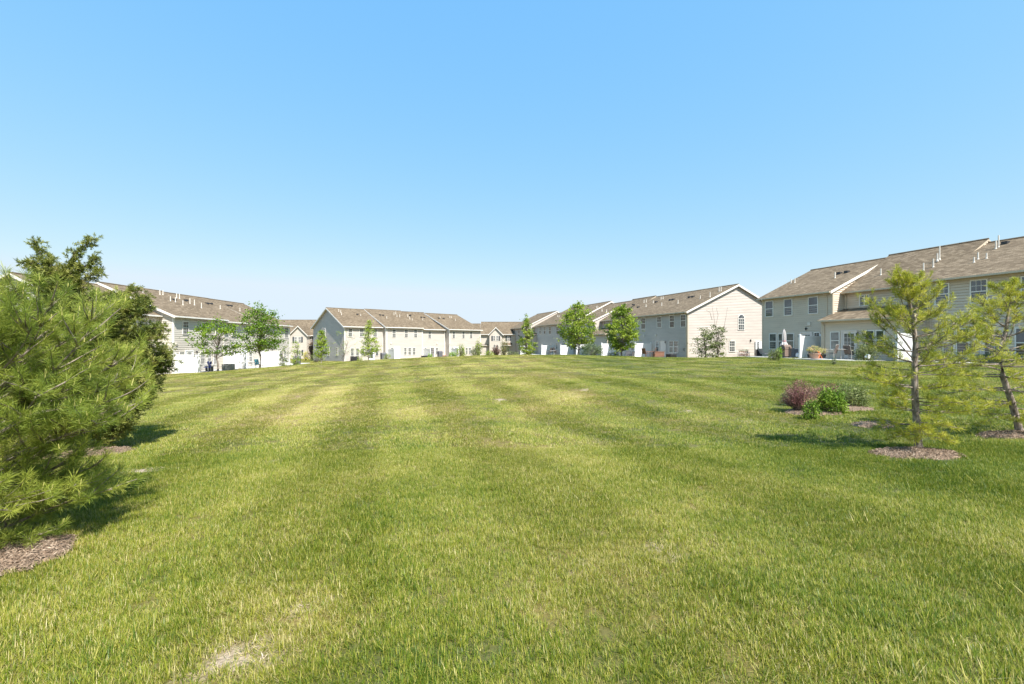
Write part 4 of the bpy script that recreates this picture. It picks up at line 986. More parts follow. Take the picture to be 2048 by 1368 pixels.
def pine(name, x, y, label, path, whorls, needle, nmat, seed, trunk_r, nn=60, group=None, brad=.011, burst_step=.10, wn=.0022, sub=4, candles=True, extra=(), az_bias=None, lift=0.0):
    """path: trunk points (local); whorls: list of (height, branch length, count, rise)"""
    rng = np.random.default_rng(seed); zb = H(x, y); r = empty(name, (x, y, zb)); tag(r, label, 'tree', group)
    path = np.array(path, float); top = path[-1][2]
    tb = MB(); ks = np.linspace(0, 1, len(path)); tb.tube([tuple(p) for p in path], [trunk_r*(1.2 if i == 0 else (1-k)**.75+.06) for i, k in enumerate(ks)], 10)
    tb.build('trunk', M['bark_pine'], r, True)
    lb = MB(); pos = []; dr = []; sc = []
    def add_branch(p0, d0, L, rise, rad, level=0):
        n = 7; pts = [np.array(p0, float)]; d = np.array(d0, float); d /= np.linalg.norm(d)
        for i in range(n):
            d = d+np.array([0, 0, rise/n])+rng.normal(0, .07, 3); d /= np.linalg.norm(d); pts.append(pts[-1]+d*L/n)
        lb.tube([tuple(p) for p in pts], [max(.0025, rad*(1-.8*i/n)) for i in range(n+1)], 5, cap=False)
        if level == 0:
            for j in range(sub*2):
                t = rng.uniform(.30, .97); i = min(n-1, int(t*n)); q = pts[i]*(1-(t*n-i))+pts[i+1]*(t*n-i)
                dd = pts[i+1]-pts[i]; dd /= np.linalg.norm(dd); side = np.cross(dd, [0, 0, 1]); side /= max(1e-6, np.linalg.norm(side))
                sd = dd*rng.uniform(.5, 1.0)+side*(1 if j % 2 else -1)*rng.uniform(.45, .95)+np.array([0, 0, rng.uniform(-.05, .42)])
                add_branch(q, sd, L*rng.uniform(.22, .46)*(1.15-t*.5), rise*.8, rad*.5, 1)
        # bursts on the outer part
        st = .42 if level == 0 else .30; t = st
        step = burst_step/max(L, .08)
        while t <= 1.0001:
            i = min(n-1, int(t*n)); f = t*n-i; q = pts[i]*(1-f)+pts[i+1]*f; dd = pts[i+1]-pts[i]
            if t < 1-step*.5:
                off = rng.normal(0, .022, 3); pos.append(q+off); dr.append(unit(dd/np.linalg.norm(dd)+rng.normal(0, .45, 3)+np.array([0, 0, .18]))); sc.append(rng.uniform(.75, 1.0))
            t += step*rng.uniform(.7, 1.3)
        pos.append(pts[-1]); dr.append(unit(pts[-1]-pts[-2]+np.array([0, 0, .02]))); sc.append(rng.uniform(.9, 1.12))
    for (h, L, cnt, rise) in whorls:
        k = np.interp(h, path[:, 2], np.arange(len(path))); i = int(min(k, len(path)-2)); f = k-i; p0 = path[i]*(1-f)+path[i+1]*f; a0 = rng.uniform(0, 2*math.pi)
        for j in range(cnt):
            a = a0+2*math.pi*j/cnt+rng.normal(0, .25)
            if az_bias is not None and rng.uniform() < .0: a = az_bias
            add_branch(p0+np.array([0, 0, rng.normal(0, .03)]), (math.cos(a), math.sin(a), rise*.55-.1+lift), L*rng.uniform(.72, 1.12), rise, brad*(.5+L))
    for (p0, d0, L, rise) in extra: add_branch(p0, d0, L, rise, brad*(.5+L))
    # leader
    pos.append(path[-1]); dr.append(np.array([0, 0, 1.])); sc.append(1.1)
    for k in range(5): pos.append(path[-1]-np.array([0, 0, .05+.05*k])); dr.append(unit(rng.normal(size=3)*.5+[0, 0, 1])); sc.append(1.)
    lb.build('branches', M['bark_pine'], r)
    T = [burst_template(nn, needle, wn, rng) for _ in range(8)]
    pos = np.array(pos); dr = np.array(dr); tint = rng.uniform(.15, .85, len(pos))
    V, F, t = place(T, pos, dr, sc, rng, tint)
    link('needles', fast_mesh('needles', V, F, M[nmat], t), r)
    if candles:
        cb = MB()
        for i in range(0, len(pos), 4):
            if dr[i][2] > -.1: d = unit(np.array([dr[i][0]*.3, dr[i][1]*.3, 1.])); cb.tube([tuple(pos[i]), tuple(pos[i]+d*rng.uniform(.03, .07)*needle/.09)], [.0045, .003], 4)
        cb.build('candles', M['candle'], r)['kind'] = 'stuff'
    return r
M['candle'] = plain('pine_candle', (.50, .46, .14), .6, .15, 20)

def cedar(name, x, y, label, limbs, seed, mat='cedar', trunk=None, spray=.16, step=.026, group=None, thick=.30):
    """limbs: list of polylines (local) with a foliage radius; short dense sprays cover them"""
    rng = np.random.default_rng(seed); zb = H(x, y); r = empty(name, (x, y, zb)); tag(r, label, 'tree', group)
    tb = MB()
    if trunk: tb.tube(trunk, [.09, .07, .05, .03, .015][:len(trunk)], 8)
    tb.build('trunk', M['bark_dark'], r, True)
    lb = MB(); pos = []; dr = []; sc = []
    for pts, rad in limbs:
        pts = np.array(pts, float); seg = np.linalg.norm(np.diff(pts, axis=0), axis=1); L = seg.sum(); cum = np.concatenate([[0], np.cumsum(seg)])
        lb.tube([tuple(p) for p in pts], [max(.004, .02*(1-i/len(pts))) for i in range(len(pts))], 5, cap=False)
        s = L*.12
        while s < L:
            i = min(len(seg)-1, np.searchsorted(cum, s)-1); i = max(i, 0); f = (s-cum[i])/seg[i]; q = pts[i]*(1-f)+pts[i+1]*f; dd = (pts[i+1]-pts[i])/seg[i]
            rr = rad*(1-.75*(s/L)**1.5)*rng.uniform(.4, 1.1); dv = unit(rng.normal(size=3)); dv = unit(dv-dd*dv.dot(dd)*.5+dd*.75+np.array([0, 0, .25]))
            e = q+dv*rr; lb.tube([tuple(q), tuple((q+e)/2+[0, 0, -.02*rr]), tuple(e)], [.005, .004, .002], 3, cap=False)
            m = max(3, int(rr/.030))
            for k in range(m):
                t = (k+1)/m; p = q*(1-t)+e*t+rng.normal(0, .038, 3); pos.append(p); dr.append(unit(dv+rng.normal(0, .75, 3))); sc.append(rng.uniform(.6, 1.15)*(1-.25*t))
            s += step*rng.uniform(.6, 1.4)
    lb.build('branches', M['bark_dark'], r)
    T = []
    for _ in range(8):
        n = 34; z = rng.uniform(-.2, 1, n)*spray; a = rng.uniform(0, 2*math.pi, n); tl = np.radians(rng.uniform(15, 60, n))
        d = np.stack([np.sin(tl)*np.cos(a), np.sin(tl)*np.sin(a), np.cos(tl)], 1); b = np.stack([0*a, 0*a, z*.6], 1)+rng.normal(0, .006, (n, 3)); Ln = spray*rng.uniform(.22, .55, n)
        s = unit(np.cross(d, rng.normal(size=(n, 3))))*.0062; T.append(np.stack([b, b+d*(Ln*.5)[:, None]-s, b+d*Ln[:, None], b+d*(Ln*.5)[:, None]+s], 1))
    V, F, t = place(T, np.array(pos), np.array(dr), sc, rng, rng.uniform(.1, .9, len(pos)))
    link('foliage', fast_mesh('foliage', V, F, M[mat], t), r); return r

# ------------------------------------------------------------------ foreground conifers
# right pine 1
x1, y1 = spot(1838, 902)
def pxz(px, py, Y, x0, zb): return (at(px, Y)-x0, zat(py, Y)-zb)
zb1 = H(x1, y1)
def tp(px, py, Y, x0, zb, dy=0): a = pxz(px, py, Y, x0, zb); return (a[0], dy, a[1])
path1 = [(0, 0, -.08)]+[tp(px, py, y1, x1, zb1) for px, py in ((1836, 880), (1830, 800), (1829, 740), (1831, 690), (1826, 640), (1815, 590), (1802, 555), (1793, 535))]
wh1 = [(.26, .42, 6, -.05), (.40, .52, 6, .0), (.58, .60, 6, .05), (.76, .64, 6, .1), (.95, .68, 6, .2), (1.14, .74, 6, .3), (1.32, .80, 6, .4), (1.50, .78, 5, .4), (1.70, .66, 6, .5), (1.88, .55, 6, .6), (2.06, .42, 5, .7), (2.22, .34, 5, .8), (2.38, .25, 5, .8), (2.5, .18, 4, .9)]
def B(x0, zb, Y, a, b, rise=.1, dy=0):
    p = np.array(tp(*a, Y, x0, zb)); q = np.array(tp(*b, Y, x0, zb)); d = q-p; L = np.linalg.norm(d); d = d/L; d[1] += dy; return (p, d, L, rise)
ex1 = [B(x1, zb1, y1, (1826, 655), (1870, 555), .15), B(x1, zb1, y1, (1829, 720), (1745, 655), .2), B(x1, zb1, y1, (1830, 715), (1945, 615), .1), B(x1, zb1, y1, (1822, 700), (1728, 610), .35), B(x1, zb1, y1, (1812, 620), (1780, 560), .4)]
pine('pine_tree', x1, y1, 'sparse yellow green pine with a leaning top, left of the two pines at right', path1, wh1, .076, 'needle_right', 11, .050, 36, 'young pines on the lawn', .0085, .13, .0044, 3, True, ex1)
# right pine 2
x2, y2 = spot(2042, 868); zb2 = H(x2, y2)
path2 = [(0, 0, -.08)]+[tp(px, py, y2, x2, zb2) for px, py in ((2036, 850), (2022, 800), (2006, 755), (2000, 710), (2012, 660), (2014, 640), (2021, 605), (2019, 570))]
wh2 = [(.32, .55, 6, -.05), (.52, .75, 6, .0), (.75, .9, 6, .05), (.98, 1.0, 6, .1), (1.2, 1.05, 6, .18), (1.42, .95, 6, .3), (1.62, .8, 6, .45), (1.84, .62, 6, .5), (2.06, .48, 6, .6), (2.25, .36, 5, .7), (2.42, .24, 5, .8)]
ex2 = [B(x2, zb2, y2, (2003, 715), (1940, 640), .2), B(x2, zb2, y2, (2010, 690), (2075, 590), .2), B(x2, zb2, y2, (2012, 655), (1925, 622), .3), B(x2, zb2, y2, (2000, 740), (1870, 700), .1)]
pine('pine_tree', x2, y2, 'sparse yellow green pine with a bent trunk at the right edge of the photo', path2, wh2, .076, 'needle_right', 12, .053, 36, 'young pines on the lawn', .0085, .13, .0044, 3, True, ex2)
# left pine, close to the camera
x3, y3 = at(-75, 3.75), 3.75; zb3 = H(x3, y3)
path3 = [(0, 0, -.1), (.01, 0, .3), (.0, .02, .8), (.03, 0, 1.3), (.0, .0, 1.65), (-.02, 0, 1.80)]
wh3 = [(.12, .80, 7, .02), (.26, .95, 8, .05), (.44, 1.22, 8, .18), (.60, 1.32, 8, .2), (.78, 1.30, 8, .25), (.96, 1.25, 8, .3), (1.12, 1.15, 8, .35), (1.30, 1.05, 8, .4), (1.46, .8, 6, .4), (1.60, .6, 5, .4)]
ex3 = [B(x3, zb3, y3, (-75, 860), (150, 665), .12), B(x3, zb3, y3, (-75, 800), (110, 610), .15), B(x3, zb3, y3, (-75, 900), (190, 690), .1, .15), B(x3, zb3, y3, (-75, 900), (225, 710), .1, -.05), B(x3, zb3, y3, (-75, 960), (225, 785), .05),
       B(x3, zb3, y3, (-75, 1010), (215, 845), .05, .1), B(x3, zb3, y3, (-75, 1060), (175, 975), .0, -.1), B(x3, zb3, y3, (-75, 1085), (195, 1000), .0, -.05), B(x3, zb3, y3, (-75, 1050), (165, 940), .05, .1), B(x3, zb3, y3, (-75, 840), (60, 575), .3), B(x3, zb3, y3, (-75, 1095), (110, 1045), -.02, -.15)]
pine('pine_tree', x3, y3, 'large bushy pine with long soft needles filling the left edge of the photo', path3, wh3, .088, 'needle_left', 13, .07, 76, 'young pines on the lawn', .010, .105, .0027, 6, True, ex3, None, .30)
# cedar behind it
yc = 8.1; xc = at(165, yc); zc = H(xc, yc)
def cp(px, py, dy=0): return (at(px, yc)-xc, dy, zat(py, yc)-zc)
cl = []
rngc = np.random.default_rng(5)
cl.append(([cp(165, 820), cp(150, 700), cp(135, 620), cp(118, 560), cp(85, 520), cp(72, 480)], .22))
cl.append(([cp(135, 620), cp(125, 580), cp(128, 545), cp(150, 505), cp(188, 478)], .17))
cl.append(([cp(130, 600), cp(140, 575), cp(165, 535), cp(195, 517)], .13))
cl.append(([cp(130, 610), cp(150, 580), cp(175, 553), cp(205, 546)], .12))
cl.append(([cp(120, 600), cp(90, 560), cp(55, 525)], .12)); cl.append(([cp(125, 610), cp(95, 575), cp(70, 550), cp(62, 520)], .14))
for a, b, c in (((135, 640), (120, 600), (90, 545)), ((135, 630), (140, 590), (135, 540)), ((140, 640), (150, 600), (170, 570)), ((130, 620), (110, 580), (105, 530)), ((140, 640), (160, 610), (190, 590)), ((130, 630), (100, 600), (65, 560)), ((120, 600), (110, 560), (95, 520)), ((130, 590), (140, 560), (150, 530))):
    cl.append(([cp(*a, .05), cp(*b, -.05), cp(*c)], .20))
cl.append(([cp(160, 720), cp(190, 640), cp(225, 600), cp(270, 578)], .22)); cl.append(([cp(160, 740), cp(210, 660), cp(255, 620), cp(278, 600)], .2))
for k in range(120):
    h = rngc.uniform(0, 1); py = 590+(h**.9)*255; w = 92+62*math.sin(math.pi*min(1, h*.95+.1)); a = rngc.uniform(0, 2*math.pi)
    ex = 165+w*math.cos(a)*.9; dy = w/FPX*yc*math.sin(a); sp_ = cp(165-10*(1-h), min(py+70, 862)); e = cp(min(ex, 298), py, dy); mdl = tuple((sp_[i]+e[i])/2 for i in range(3))
    cl.append(([sp_, (mdl[0], mdl[1], mdl[2]-.05), e], .27))
for px, py, dy in ((312, 700, -.2), (300, 740, 0), (310, 765, -.1), (298, 800, 0), (284, 830, -.2), (315, 655, 0), (295, 690, .2), (306, 720, .1), (270, 850, -.1)):
    sp_ = cp(180, py+60); e = cp(px, py, dy); cl.append(([sp_, tuple((sp_[i]+e[i])/2 for i in range(3)), e], .15))
cedar('cedar_tree', xc, yc, 'dark green cedar with a windswept forked top behind the large pine', cl, 21, 'cedar', [(0, 0, -.05), cp(160, 780), cp(150, 690), cp(130, 600), cp(110, 540)])
# second cedar at the very edge
yd = 9.0; xd = at(-40, yd); zd = H(xd, yd)
def dp(px, py, dy=0): return (at(px, yd)-xd, dy, zat(py, yd)-zd)
cl = [([dp(-40, 760), dp(-20, 650), dp(10, 600), dp(48, 578)], .16), ([dp(-40, 740), dp(-20, 640), dp(5, 590), dp(12, 562)], .15), ([dp(-30, 800), dp(20, 700), dp(60, 640)], .25), ([dp(-40, 820), dp(-60, 700), dp(-50, 600)], .2)]
cedar('cedar_tree', xd, yd, 'grey green cedar mostly out of the frame at the far left, behind the large pine', cl, 22, 'cedar', [(0, 0, -.05), dp(-40, 760), dp(-35, 640)])

# ------------------------------------------------------------------ mulch rings and shrub bed
def mulch_patch(name, ells, label, cat='mulch', seed=1, chips=1600):
    rng = np.random.default_rng(seed); x0 = min(e[0]-e[2] for e in ells)-.15; x1_ = max(e[0]+e[2] for e in ells)+.15; y0 = min(e[1]-e[3] for e in ells)-.15; y1_ = max(e[1]+e[3] for e in ells)+.15
    gx = np.arange(x0, x1_, .045); gy = np.arange(y0, y1_, .045); X, Y = np.meshgrid(gx, gy)
    d = np.full(X.shape, 9.)
    for e in ells: d = np.minimum(d, inside(X, Y, e)+.6*wob(X, Y))
    Z = Hn(X, Y)+np.where(d < 1, .012+.055*np.clip(1-d, 0, 1)**.6, -.03)+rng.normal(0, .004, X.shape)
    V = np.stack([X.ravel(), Y.ravel(), Z.ravel()], 1); nx_ = len(gx); i = (np.arange(len(gy)-1)[:, None]*nx_+np.arange(nx_-1)[None]); keep = (d[:-1, :-1] < 1.15) | (d[1:, 1:] < 1.15); i = i[keep]
    F = np.stack([i, i+1, i+nx_+1, i+nx_], 1); o = link(name, fast_mesh(name, V, F, M['mulch'], None, True)); tag(o, label, cat, kind='stuff')
    n = chips*4; cx = rng.uniform(x0, x1_, n); cy = rng.uniform(y0, y1_, n); dd = np.full(n, 9.)
    for e in ells: dd = np.minimum(dd, inside(cx, cy, e)+.6*wob(cx, cy))
    k = dd < 1.1; cx, cy, dd = cx[k], cy[k], dd[k]; cz = Hn(cx, cy)+.022+.055*np.clip(1-dd, 0, 1)**.6
    V, F, t = leaf_quads(np.stack([cx, cy, cz], 1), .015, .25, 1.6, rng); c = link('wood_chips', fast_mesh('wood_chips', V, F, M['chip'], t), o); c['kind'] = 'stuff'
mulch_patch('mulch_ring', [MULCH[0]], 'mulch ring around the trunk of the leaning pine', 'mulch', 1)
mulch_patch('mulch_ring', [MULCH[1]], 'mulch ring around the bent pine at the right edge', 'mulch', 2)
mulch_patch('mulch_patch', [MULCH[2]], 'thin brown mulch patch on the lawn behind the leaning pine', 'mulch', 3, 400)
mulch_patch('mulch_ring', [MULCH[3]], 'sunlit mulch under the large pine at the left edge', 'mulch', 4, 1500)
mulch_patch('mulch_ring', [MULCH[4]], 'shaded mulch under the dark cedar', 'mulch', 5, 1500)
mulch_patch('shrub_bed', BEDS, 'mulched bed under the maroon and green shrubs', 'mulch', 6, 1500)

def bp(px, py): x, y = spot(px, py); return x, y, H(x, y)
bush('barberry_bush', *bp(1600, 824), .50, .40, .74, 'maroon', 'maroon barberry at the left of the shrub bed', group='shrubs in the mulched bed', n=7000, leaf=.024, seed=31, twiggy=True)
bush('barberry_bush', *bp(1655, 808), .60, .35, .56, 'maroon', 'maroon barberry behind the bright green shrub in the bed', group='shrubs in the mulched bed', n=6000, leaf=.024, seed=32, twiggy=True)
bush('shrub', *bp(1622, 838), .19, .16, .36, 'privet', 'small green shrub at the front of the bed, below the maroon barberry', group='shrubs in the mulched bed', n=1500, leaf=.035, seed=33)
bush('shrub', *bp(1667, 826), .27, .25, .54, 'privet', 'bright green rounded shrub in the middle of the bed', group='shrubs in the mulched bed', n=4200, leaf=.040, seed=34)
bush('shrub', *bp(1706, 816), .36, .30, .56, 'olive', 'olive green shrub at the right end of the bed', group='shrubs in the mulched bed', n=3600, leaf=.036, seed=35)
bush('barberry_bush', *bp(1578, 812), .22, .2, .36, 'holly', 'low dark shrub at the far left of the bed', group='shrubs in the mulched bed', n=1200, leaf=.03, seed=36)

# ------------------------------------------------------------------ middle-distance trees
def T(px, Y, top, rad_px, bot, shape, mat, bk, label, **k):
    x = at(px, Y); return leafy_tree(k.pop('name', 'shade_tree'), x, Y, zat(top, Y), (rad_px/FPX*Y, zat(bot, Y)), shape, M and mat, bk, label, **k)
T(436, 44, 640, 47, 708, 'umbrella', 'green_b', 'bark_grey', 'thin crowned tree with slanting limbs, left of the two trees by the left row', nclump=60, per=40, leaf=.19, trunk_r=.09, seed=41, spread=.26, core=.3, group='young trees by the left row')
T(520, 48, 615, 50, 702, 'oval', 'green_b', 'bark_grey', 'full rounded bright green tree beside the teal chair at the left row', nclump=120, per=46, leaf=.18, trunk_r=.11, seed=42, spread=.30, group='young trees by the left row')
T(643, 60, 659, 17, 713, 'cone', 'lime', 'bark_grey', 'small upright green tree before the grey shaded gable', nclump=90, per=34, leaf=.14, trunk_r=.06, seed=43, spread=.36)
T(688, 64, 658, 26, 712, 'umbrella', 'lime', 'bark_grey', 'thin bare looking sapling at the corner of the middle row', nclump=30, per=13, leaf=.12, trunk_r=.05, seed=44, spread=.36, stems=2)
T(738, 60, 642, 25, 712, 'cone', 'lime', 'bark_grey', 'yellow green pyramid shaped tree before the middle row', nclump=100, per=34, leaf=.14, trunk_r=.07, seed=45, spread=.26)
T(1053, 58, 636, 25, 710, 'cone', 'green', 'bark_dark', 'feathery pointed tree in the centre of the photo', nclump=130, per=34, leaf=.15, trunk_r=.07, seed=46, spread=.24, name='cypress_tree')
T(1157, 51, 610, 42, 693, 'oval', 'green', 'bark_grey', 'dense oval leafy tree, left one of the matching pair right of centre', nclump=150, per=40, leaf=.20, trunk_r=.09, seed=47, spread=.26, group='matching leafy trees right of centre')
T(1244, 49.5, 608, 38, 700, 'oval', 'green', 'bark_grey', 'dense oval leafy tree, right one of the matching pair right of centre', nclump=155, per=40, leaf=.20, trunk_r=.09, seed=48, spread=.26, group='matching leafy trees right of centre')
T(1410, 44, 655, 26, 716, 'oval', 'olive', 'bark_dark', 'shrubby olive green tree, left one of the two before the pale gable', nclump=75, per=34, leaf=.12, trunk_r=.05, seed=49, spread=.34, stems=3, group='shrubby trees by the pale gable')
T(1436, 43.6, 645, 22, 716, 'vase', 'olive', 'bark_dark', 'taller shrubby tree with bare shoots before the pale gable', nclump=60, per=28, leaf=.12, trunk_r=.05, seed=50, spread=.30, stems=3, group='shrubby trees by the pale gable')
# its bare shoots
bt = bpy.data.objects[-1] if False else None
root50 = [o for o in C.objects if o.get('label', '').startswith('taller shrubby')][0]
m = MB()
for a, b, c in (((1436, 690), (1430, 650), (1424, 612)), ((1424, 640), (1420, 625), (1412, 620)), ((1436, 700), (1448, 655), (1455, 615)), ((1430, 660), (1436, 630), (1432, 615))):
    m.tube([(at(p[0], 43.6)-root50.location.x, 0, zat(p[1], 43.6)-root50.location.z) for p in (a, b, c)], [.022, .015, .008], 5)
m.build('bare_shoots', M['bark_dark'], root50)
# small trees and shrubs round the houses
T(566, 53, 692, 13, 735, 'vase', 'olive', 'bark_dark', 'rose shrub right of the rounded tree at the left row', nclump=26, per=26, leaf=.13, trunk_r=.03, seed=51, spread=.5, stems=3, name='rose_bush', cat='bush')
T(592, 55, 684, 13, 731, 'vase', 'lime', 'bark_dark', 'leggy climbing shrub beside the black grill at the end of the left row', nclump=30, per=26, leaf=.13, trunk_r=.03, seed=52, spread=.5, stems=3, name='tall_shrub', cat='bush')
def SB(name, px, py, Y, w, h, mat, label, n=900, leaf=.09, seed=60, tw=False, group=None):
    x = at(px, Y); z = zat(py, Y); z = min(z, H(x, Y)+.05) if abs(z-H(x, Y)) < .7 else z
    z = H(x, Y); hh = max(.2, zat(py-h, Y)-z)
    return bush(name, x, Y, z, w/2/FPX*Y, w/2/FPX*Y*.9, hh, mat, label, n=n, leaf=leaf, seed=seed, twiggy=tw, group=group)
SB('shrub', 1186, 712, 48, 36, 22, 'holly', 'rounded grey green shrub between the matching leafy trees', 2600, .10, 61)
SB('shrub', 1549, 722, 33, 21, 22, 'olive', 'small lone shrub on the lawn before the grill of the nearest row', 900, .08, 62)
SB('shrub', 1558, 716, 33.2, 12, 20, 'bright', 'thin yellow green shrub touching the lone lawn shrub', 350, .08, 63)
SB('seedling', 1668, 726, 27, 11, 10, 'holly', 'tiny dark seedling alone on the lawn', 260, .05, 64)
SB('rose_bush', 1733, 718, 31.5, 42, 28, 'olive', 'wide rose bush under the window of the extension, nearest row', 3000, .075, 65)
SB('shrub', 905, 714, 80, 16, 10, 'bright', 'round clipped bush beside a shaded panel, middle row', 500, .16, 66)
SB('shrub', 922, 714, 78, 20, 24, 'lime', 'loose yellow green shrub under the right end of the middle row', 800, .17, 67)
SB('shrub', 860, 716, 76, 9, 9, 'bright', 'small green bush left of the glazed door, middle row', 300, .15, 68)
SB('shrub', 950, 713, 70, 17, 17, 'olive', 'low dark shrub at the right corner of the middle row', 700, .15, 69)
SB('shrub', 957, 710, 82, 16, 30, 'lime', 'tall light green shrub at the right corner of the middle row', 700, .17, 70)
SB('shrub', 978, 713, 70, 20, 11, 'lime', 'low pale shrub left of the red leaved shrub in the central gap', 600, .13, 71)
SB('shrub', 992, 712, 72, 22, 22, 'redbud', 'red leaved shrub in the central gap', 600, .13, 72, True)
SB('shrub', 1008, 712, 74, 20, 30, 'olive', 'loose olive shrub right of the red leaved one in the central gap', 800, .14, 73)
SB('flower_bush', 1008, 706, 76, 9, 11, 'yellow', 'small bright yellow bush in the central gap', 300, .12, 74)
SB('shrub', 1026, 712, 66, 26, 9, 'olive', 'low strip of shrubbery left of the feathery tree', 500, .12, 75)
SB('shrub', 774, 720, 73, 12, 12, 'lime', 'small shrub right of the pyramid tree by the middle row', 300, .13, 76)
SB('shrub', 632, 724, 72, 34, 14, 'olive', 'low shrubs at the foot of the grey shaded gable', 700, .13, 77)
SB('shrub', 612, 716, 84, 12, 14, 'yellow', 'yellow green bush before the far house on the left', 300, .15, 78)
SB('shrub', 626, 716, 84, 24, 40, 'redbud', 'reddish tall shrub by the door of the far house on the left', 700, .16, 79, True)
SB('shrub', 1225, 712, 50, 24, 7, 'olive', 'low shrub under the right leafy tree', 400, .1, 80)
SB('shrub', 1990, 735, 26.5, 60, 26, 'holly', 'dark shrub row behind the bent pine at the right edge', 2000, .07, 81)
SB('shrub', 1880, 726, 28, 60, 22, 'olive', 'low shrub behind the branches between the two pines', 2000, .07, 82)
SB('shrub', 720, 722, 70, 14, 9, 'lime', 'small shrub under the condenser window of the middle row', 200, .13, 83)

# ------------------------------------------------------------------ more things round the houses
def pot(name, x, y, z, r_, h, mat, fol, label, seed, leaf=.07, n=500):
    r = empty(name, (x, y, z)); tag(r, label, 'planter')
    m = MB(); m.lathe([(r_*.62, 0), (r_*.9, h*.75), (r_*.92, h*.76), (r_, h*.78), (r_, h), (r_*.9, h), (r_*.85, h*.85)], 16); m.build('pot', M[mat], r, False)
    rng = np.random.default_rng(seed); m = MB(); cen = []
    for k in range(24):
        a = rng.uniform(0, 6.28); e = np.array([math.cos(a)*r_*rng.uniform(.3, 1.4), math.sin(a)*r_*rng.uniform(.3, 1.4), h+rng.uniform(.1, .45)]); m.tube(limb((0, 0, h*.9), e, .1, 3, .03), [.006, .005, .004, .003], 4, cap=False); cen.append(e+rng.normal(0, .07, (n//24, 3)))
    m.build('stems', M['bark_dark'], r); cen = np.concatenate(cen); V, F, t = leaf_quads(cen, leaf*.5, .5, .4, rng); link('flowers', fast_mesh('flowers', V, F, M[fol], t), r); return r
x, y, z = P(1629, 717, 34.2); pot('flower_planter', x, y, z, .42, .42, 'terracotta', 'flower', 'wide terracotta planter of pale flowers beside the white panel', 91, .07, 900)
x, y, z = P(1646, 716, 34.4); pot('flower_planter', x, y, z, .22, .28, 'dark', 'flower', 'small dark flower pot between the planter and the brown chair', 92, .06, 400)
x, y, z = P(1618, 715.5, 34.4); pot('flower_planter', x, y, z, .13, .26, 'dark', 'flower', 'small black pot at the left of the terracotta planter', 93, .05, 100)
# flower rack below the gable window
x, y, z = P(1487, 716, 49.5)
r = empty('flower_rack', (x, y, z), .25); tag(r, 'white rack of red flowers under the lower gable window', 'rack')
for sx in (-.62, .62):
    for sy in (-.15, .15): m = MB(); m.tube([(sx, sy, -.1), (sx, sy, .62)], .02, 5); m.build('leg', M['white'], r)
for z_ in (.22, .55): m = MB(); m.box(-.66, .66, -.18, .18, z_, z_+.03); m.build('shelf', M['white'], r)
for k in range(5):
    m = MB(); m.lathe([(.07, .585), (.095, .72)], 8, -.5+k*.25, 0); m.build('pot', M['terracotta'], r)
rng = np.random.default_rng(5); cen = np.stack([rng.uniform(-.6, .6, 420), rng.normal(0, .1, 420), rng.uniform(.26, .5, 420)], 1); V, F, t = leaf_quads(cen, .035, .6, .4, rng); link('flowers', fast_mesh('flowers', V, F, M['redflower'], t), r)
cen = np.stack([rng.uniform(-.6, .6, 260), rng.normal(0, .1, 260), rng.uniform(.72, .92, 260)], 1); V, F, t = leaf_quads(cen, .03, .6, .4, rng); link('foliage', fast_mesh('foliage', V, F, M['holly'], t), r)
# centre-right row
x, y, z = P(1317, 713.5, 52)
r = empty('garden_bench', (x, y, z), RC.ang+R(90)); tag(r, 'brown wooden planter bench before the door of the centre right row', 'bench')
m = MB()
for k in range(4): m.box(-.62, .62, -.22, -.19, .03+k*.14, .15+k*.14)
m.build('front_boards', M['wood'], r); m = MB(); m.box(-.62, .62, -.188, .22, 0, .55); m.build('box', M['wood'], r)
m = MB(); m.box(-.66, .66, -.25, .25, .555, .60); m.build('seat', M['wood'], r)
sling_chair('patio_chair', *P(1305.5, 713.8, 51.6), R(60), 'dark reclined patio chair left of the wooden bench, centre right row', 'brown', 'wood')
table(*P(1297, 714, 51.2), 0, 'low brown patio table by the white panel, centre right row', .5, .6, 'wood')
sling_chair('patio_chair', *P(1291, 714, 50.6), R(-60), 'brown patio chair nearest the white panel, centre right row', 'wood', 'wood')
for i, (px, Y, rz, lb) in enumerate(((1262, 51, 40, 'dark patio chair just left of the white panel by the wooden bench'), (1255, 52.5, 150, 'dark patio chair hard against the trunk of the right leafy tree'), (1234, 52, -30, 'pale curved patio chair left of the trunk of the right leafy tree'))):
    sling_chair('patio_chair', at(px, Y), Y, -.42, R(rz), lb, 'tarp' if i < 2 else 'white', 'dark' if i < 2 else 'white')
for px, Y, rz, lb in ((1098, 80, 60, 'dark chair beside the white panel, left of three under the grey wall'), (1104, 82, 160, 'dark chair behind the small table, middle of three under the grey wall'), (1111.5, 79, -60, 'dark chair right of three under the grey wall')):
    c = sling_chair('patio_chair', at(px, Y), Y, zat(709.8, Y), R(rz), lb, 'brown', 'brown'); c.scale = (1.25, 1.25, 1.25)
table(at(1105, 78.5), 78.5, zat(709.8, 78.5), 0, 'small round table among the three dark chairs under the grey wall', .5, .72, 'white')
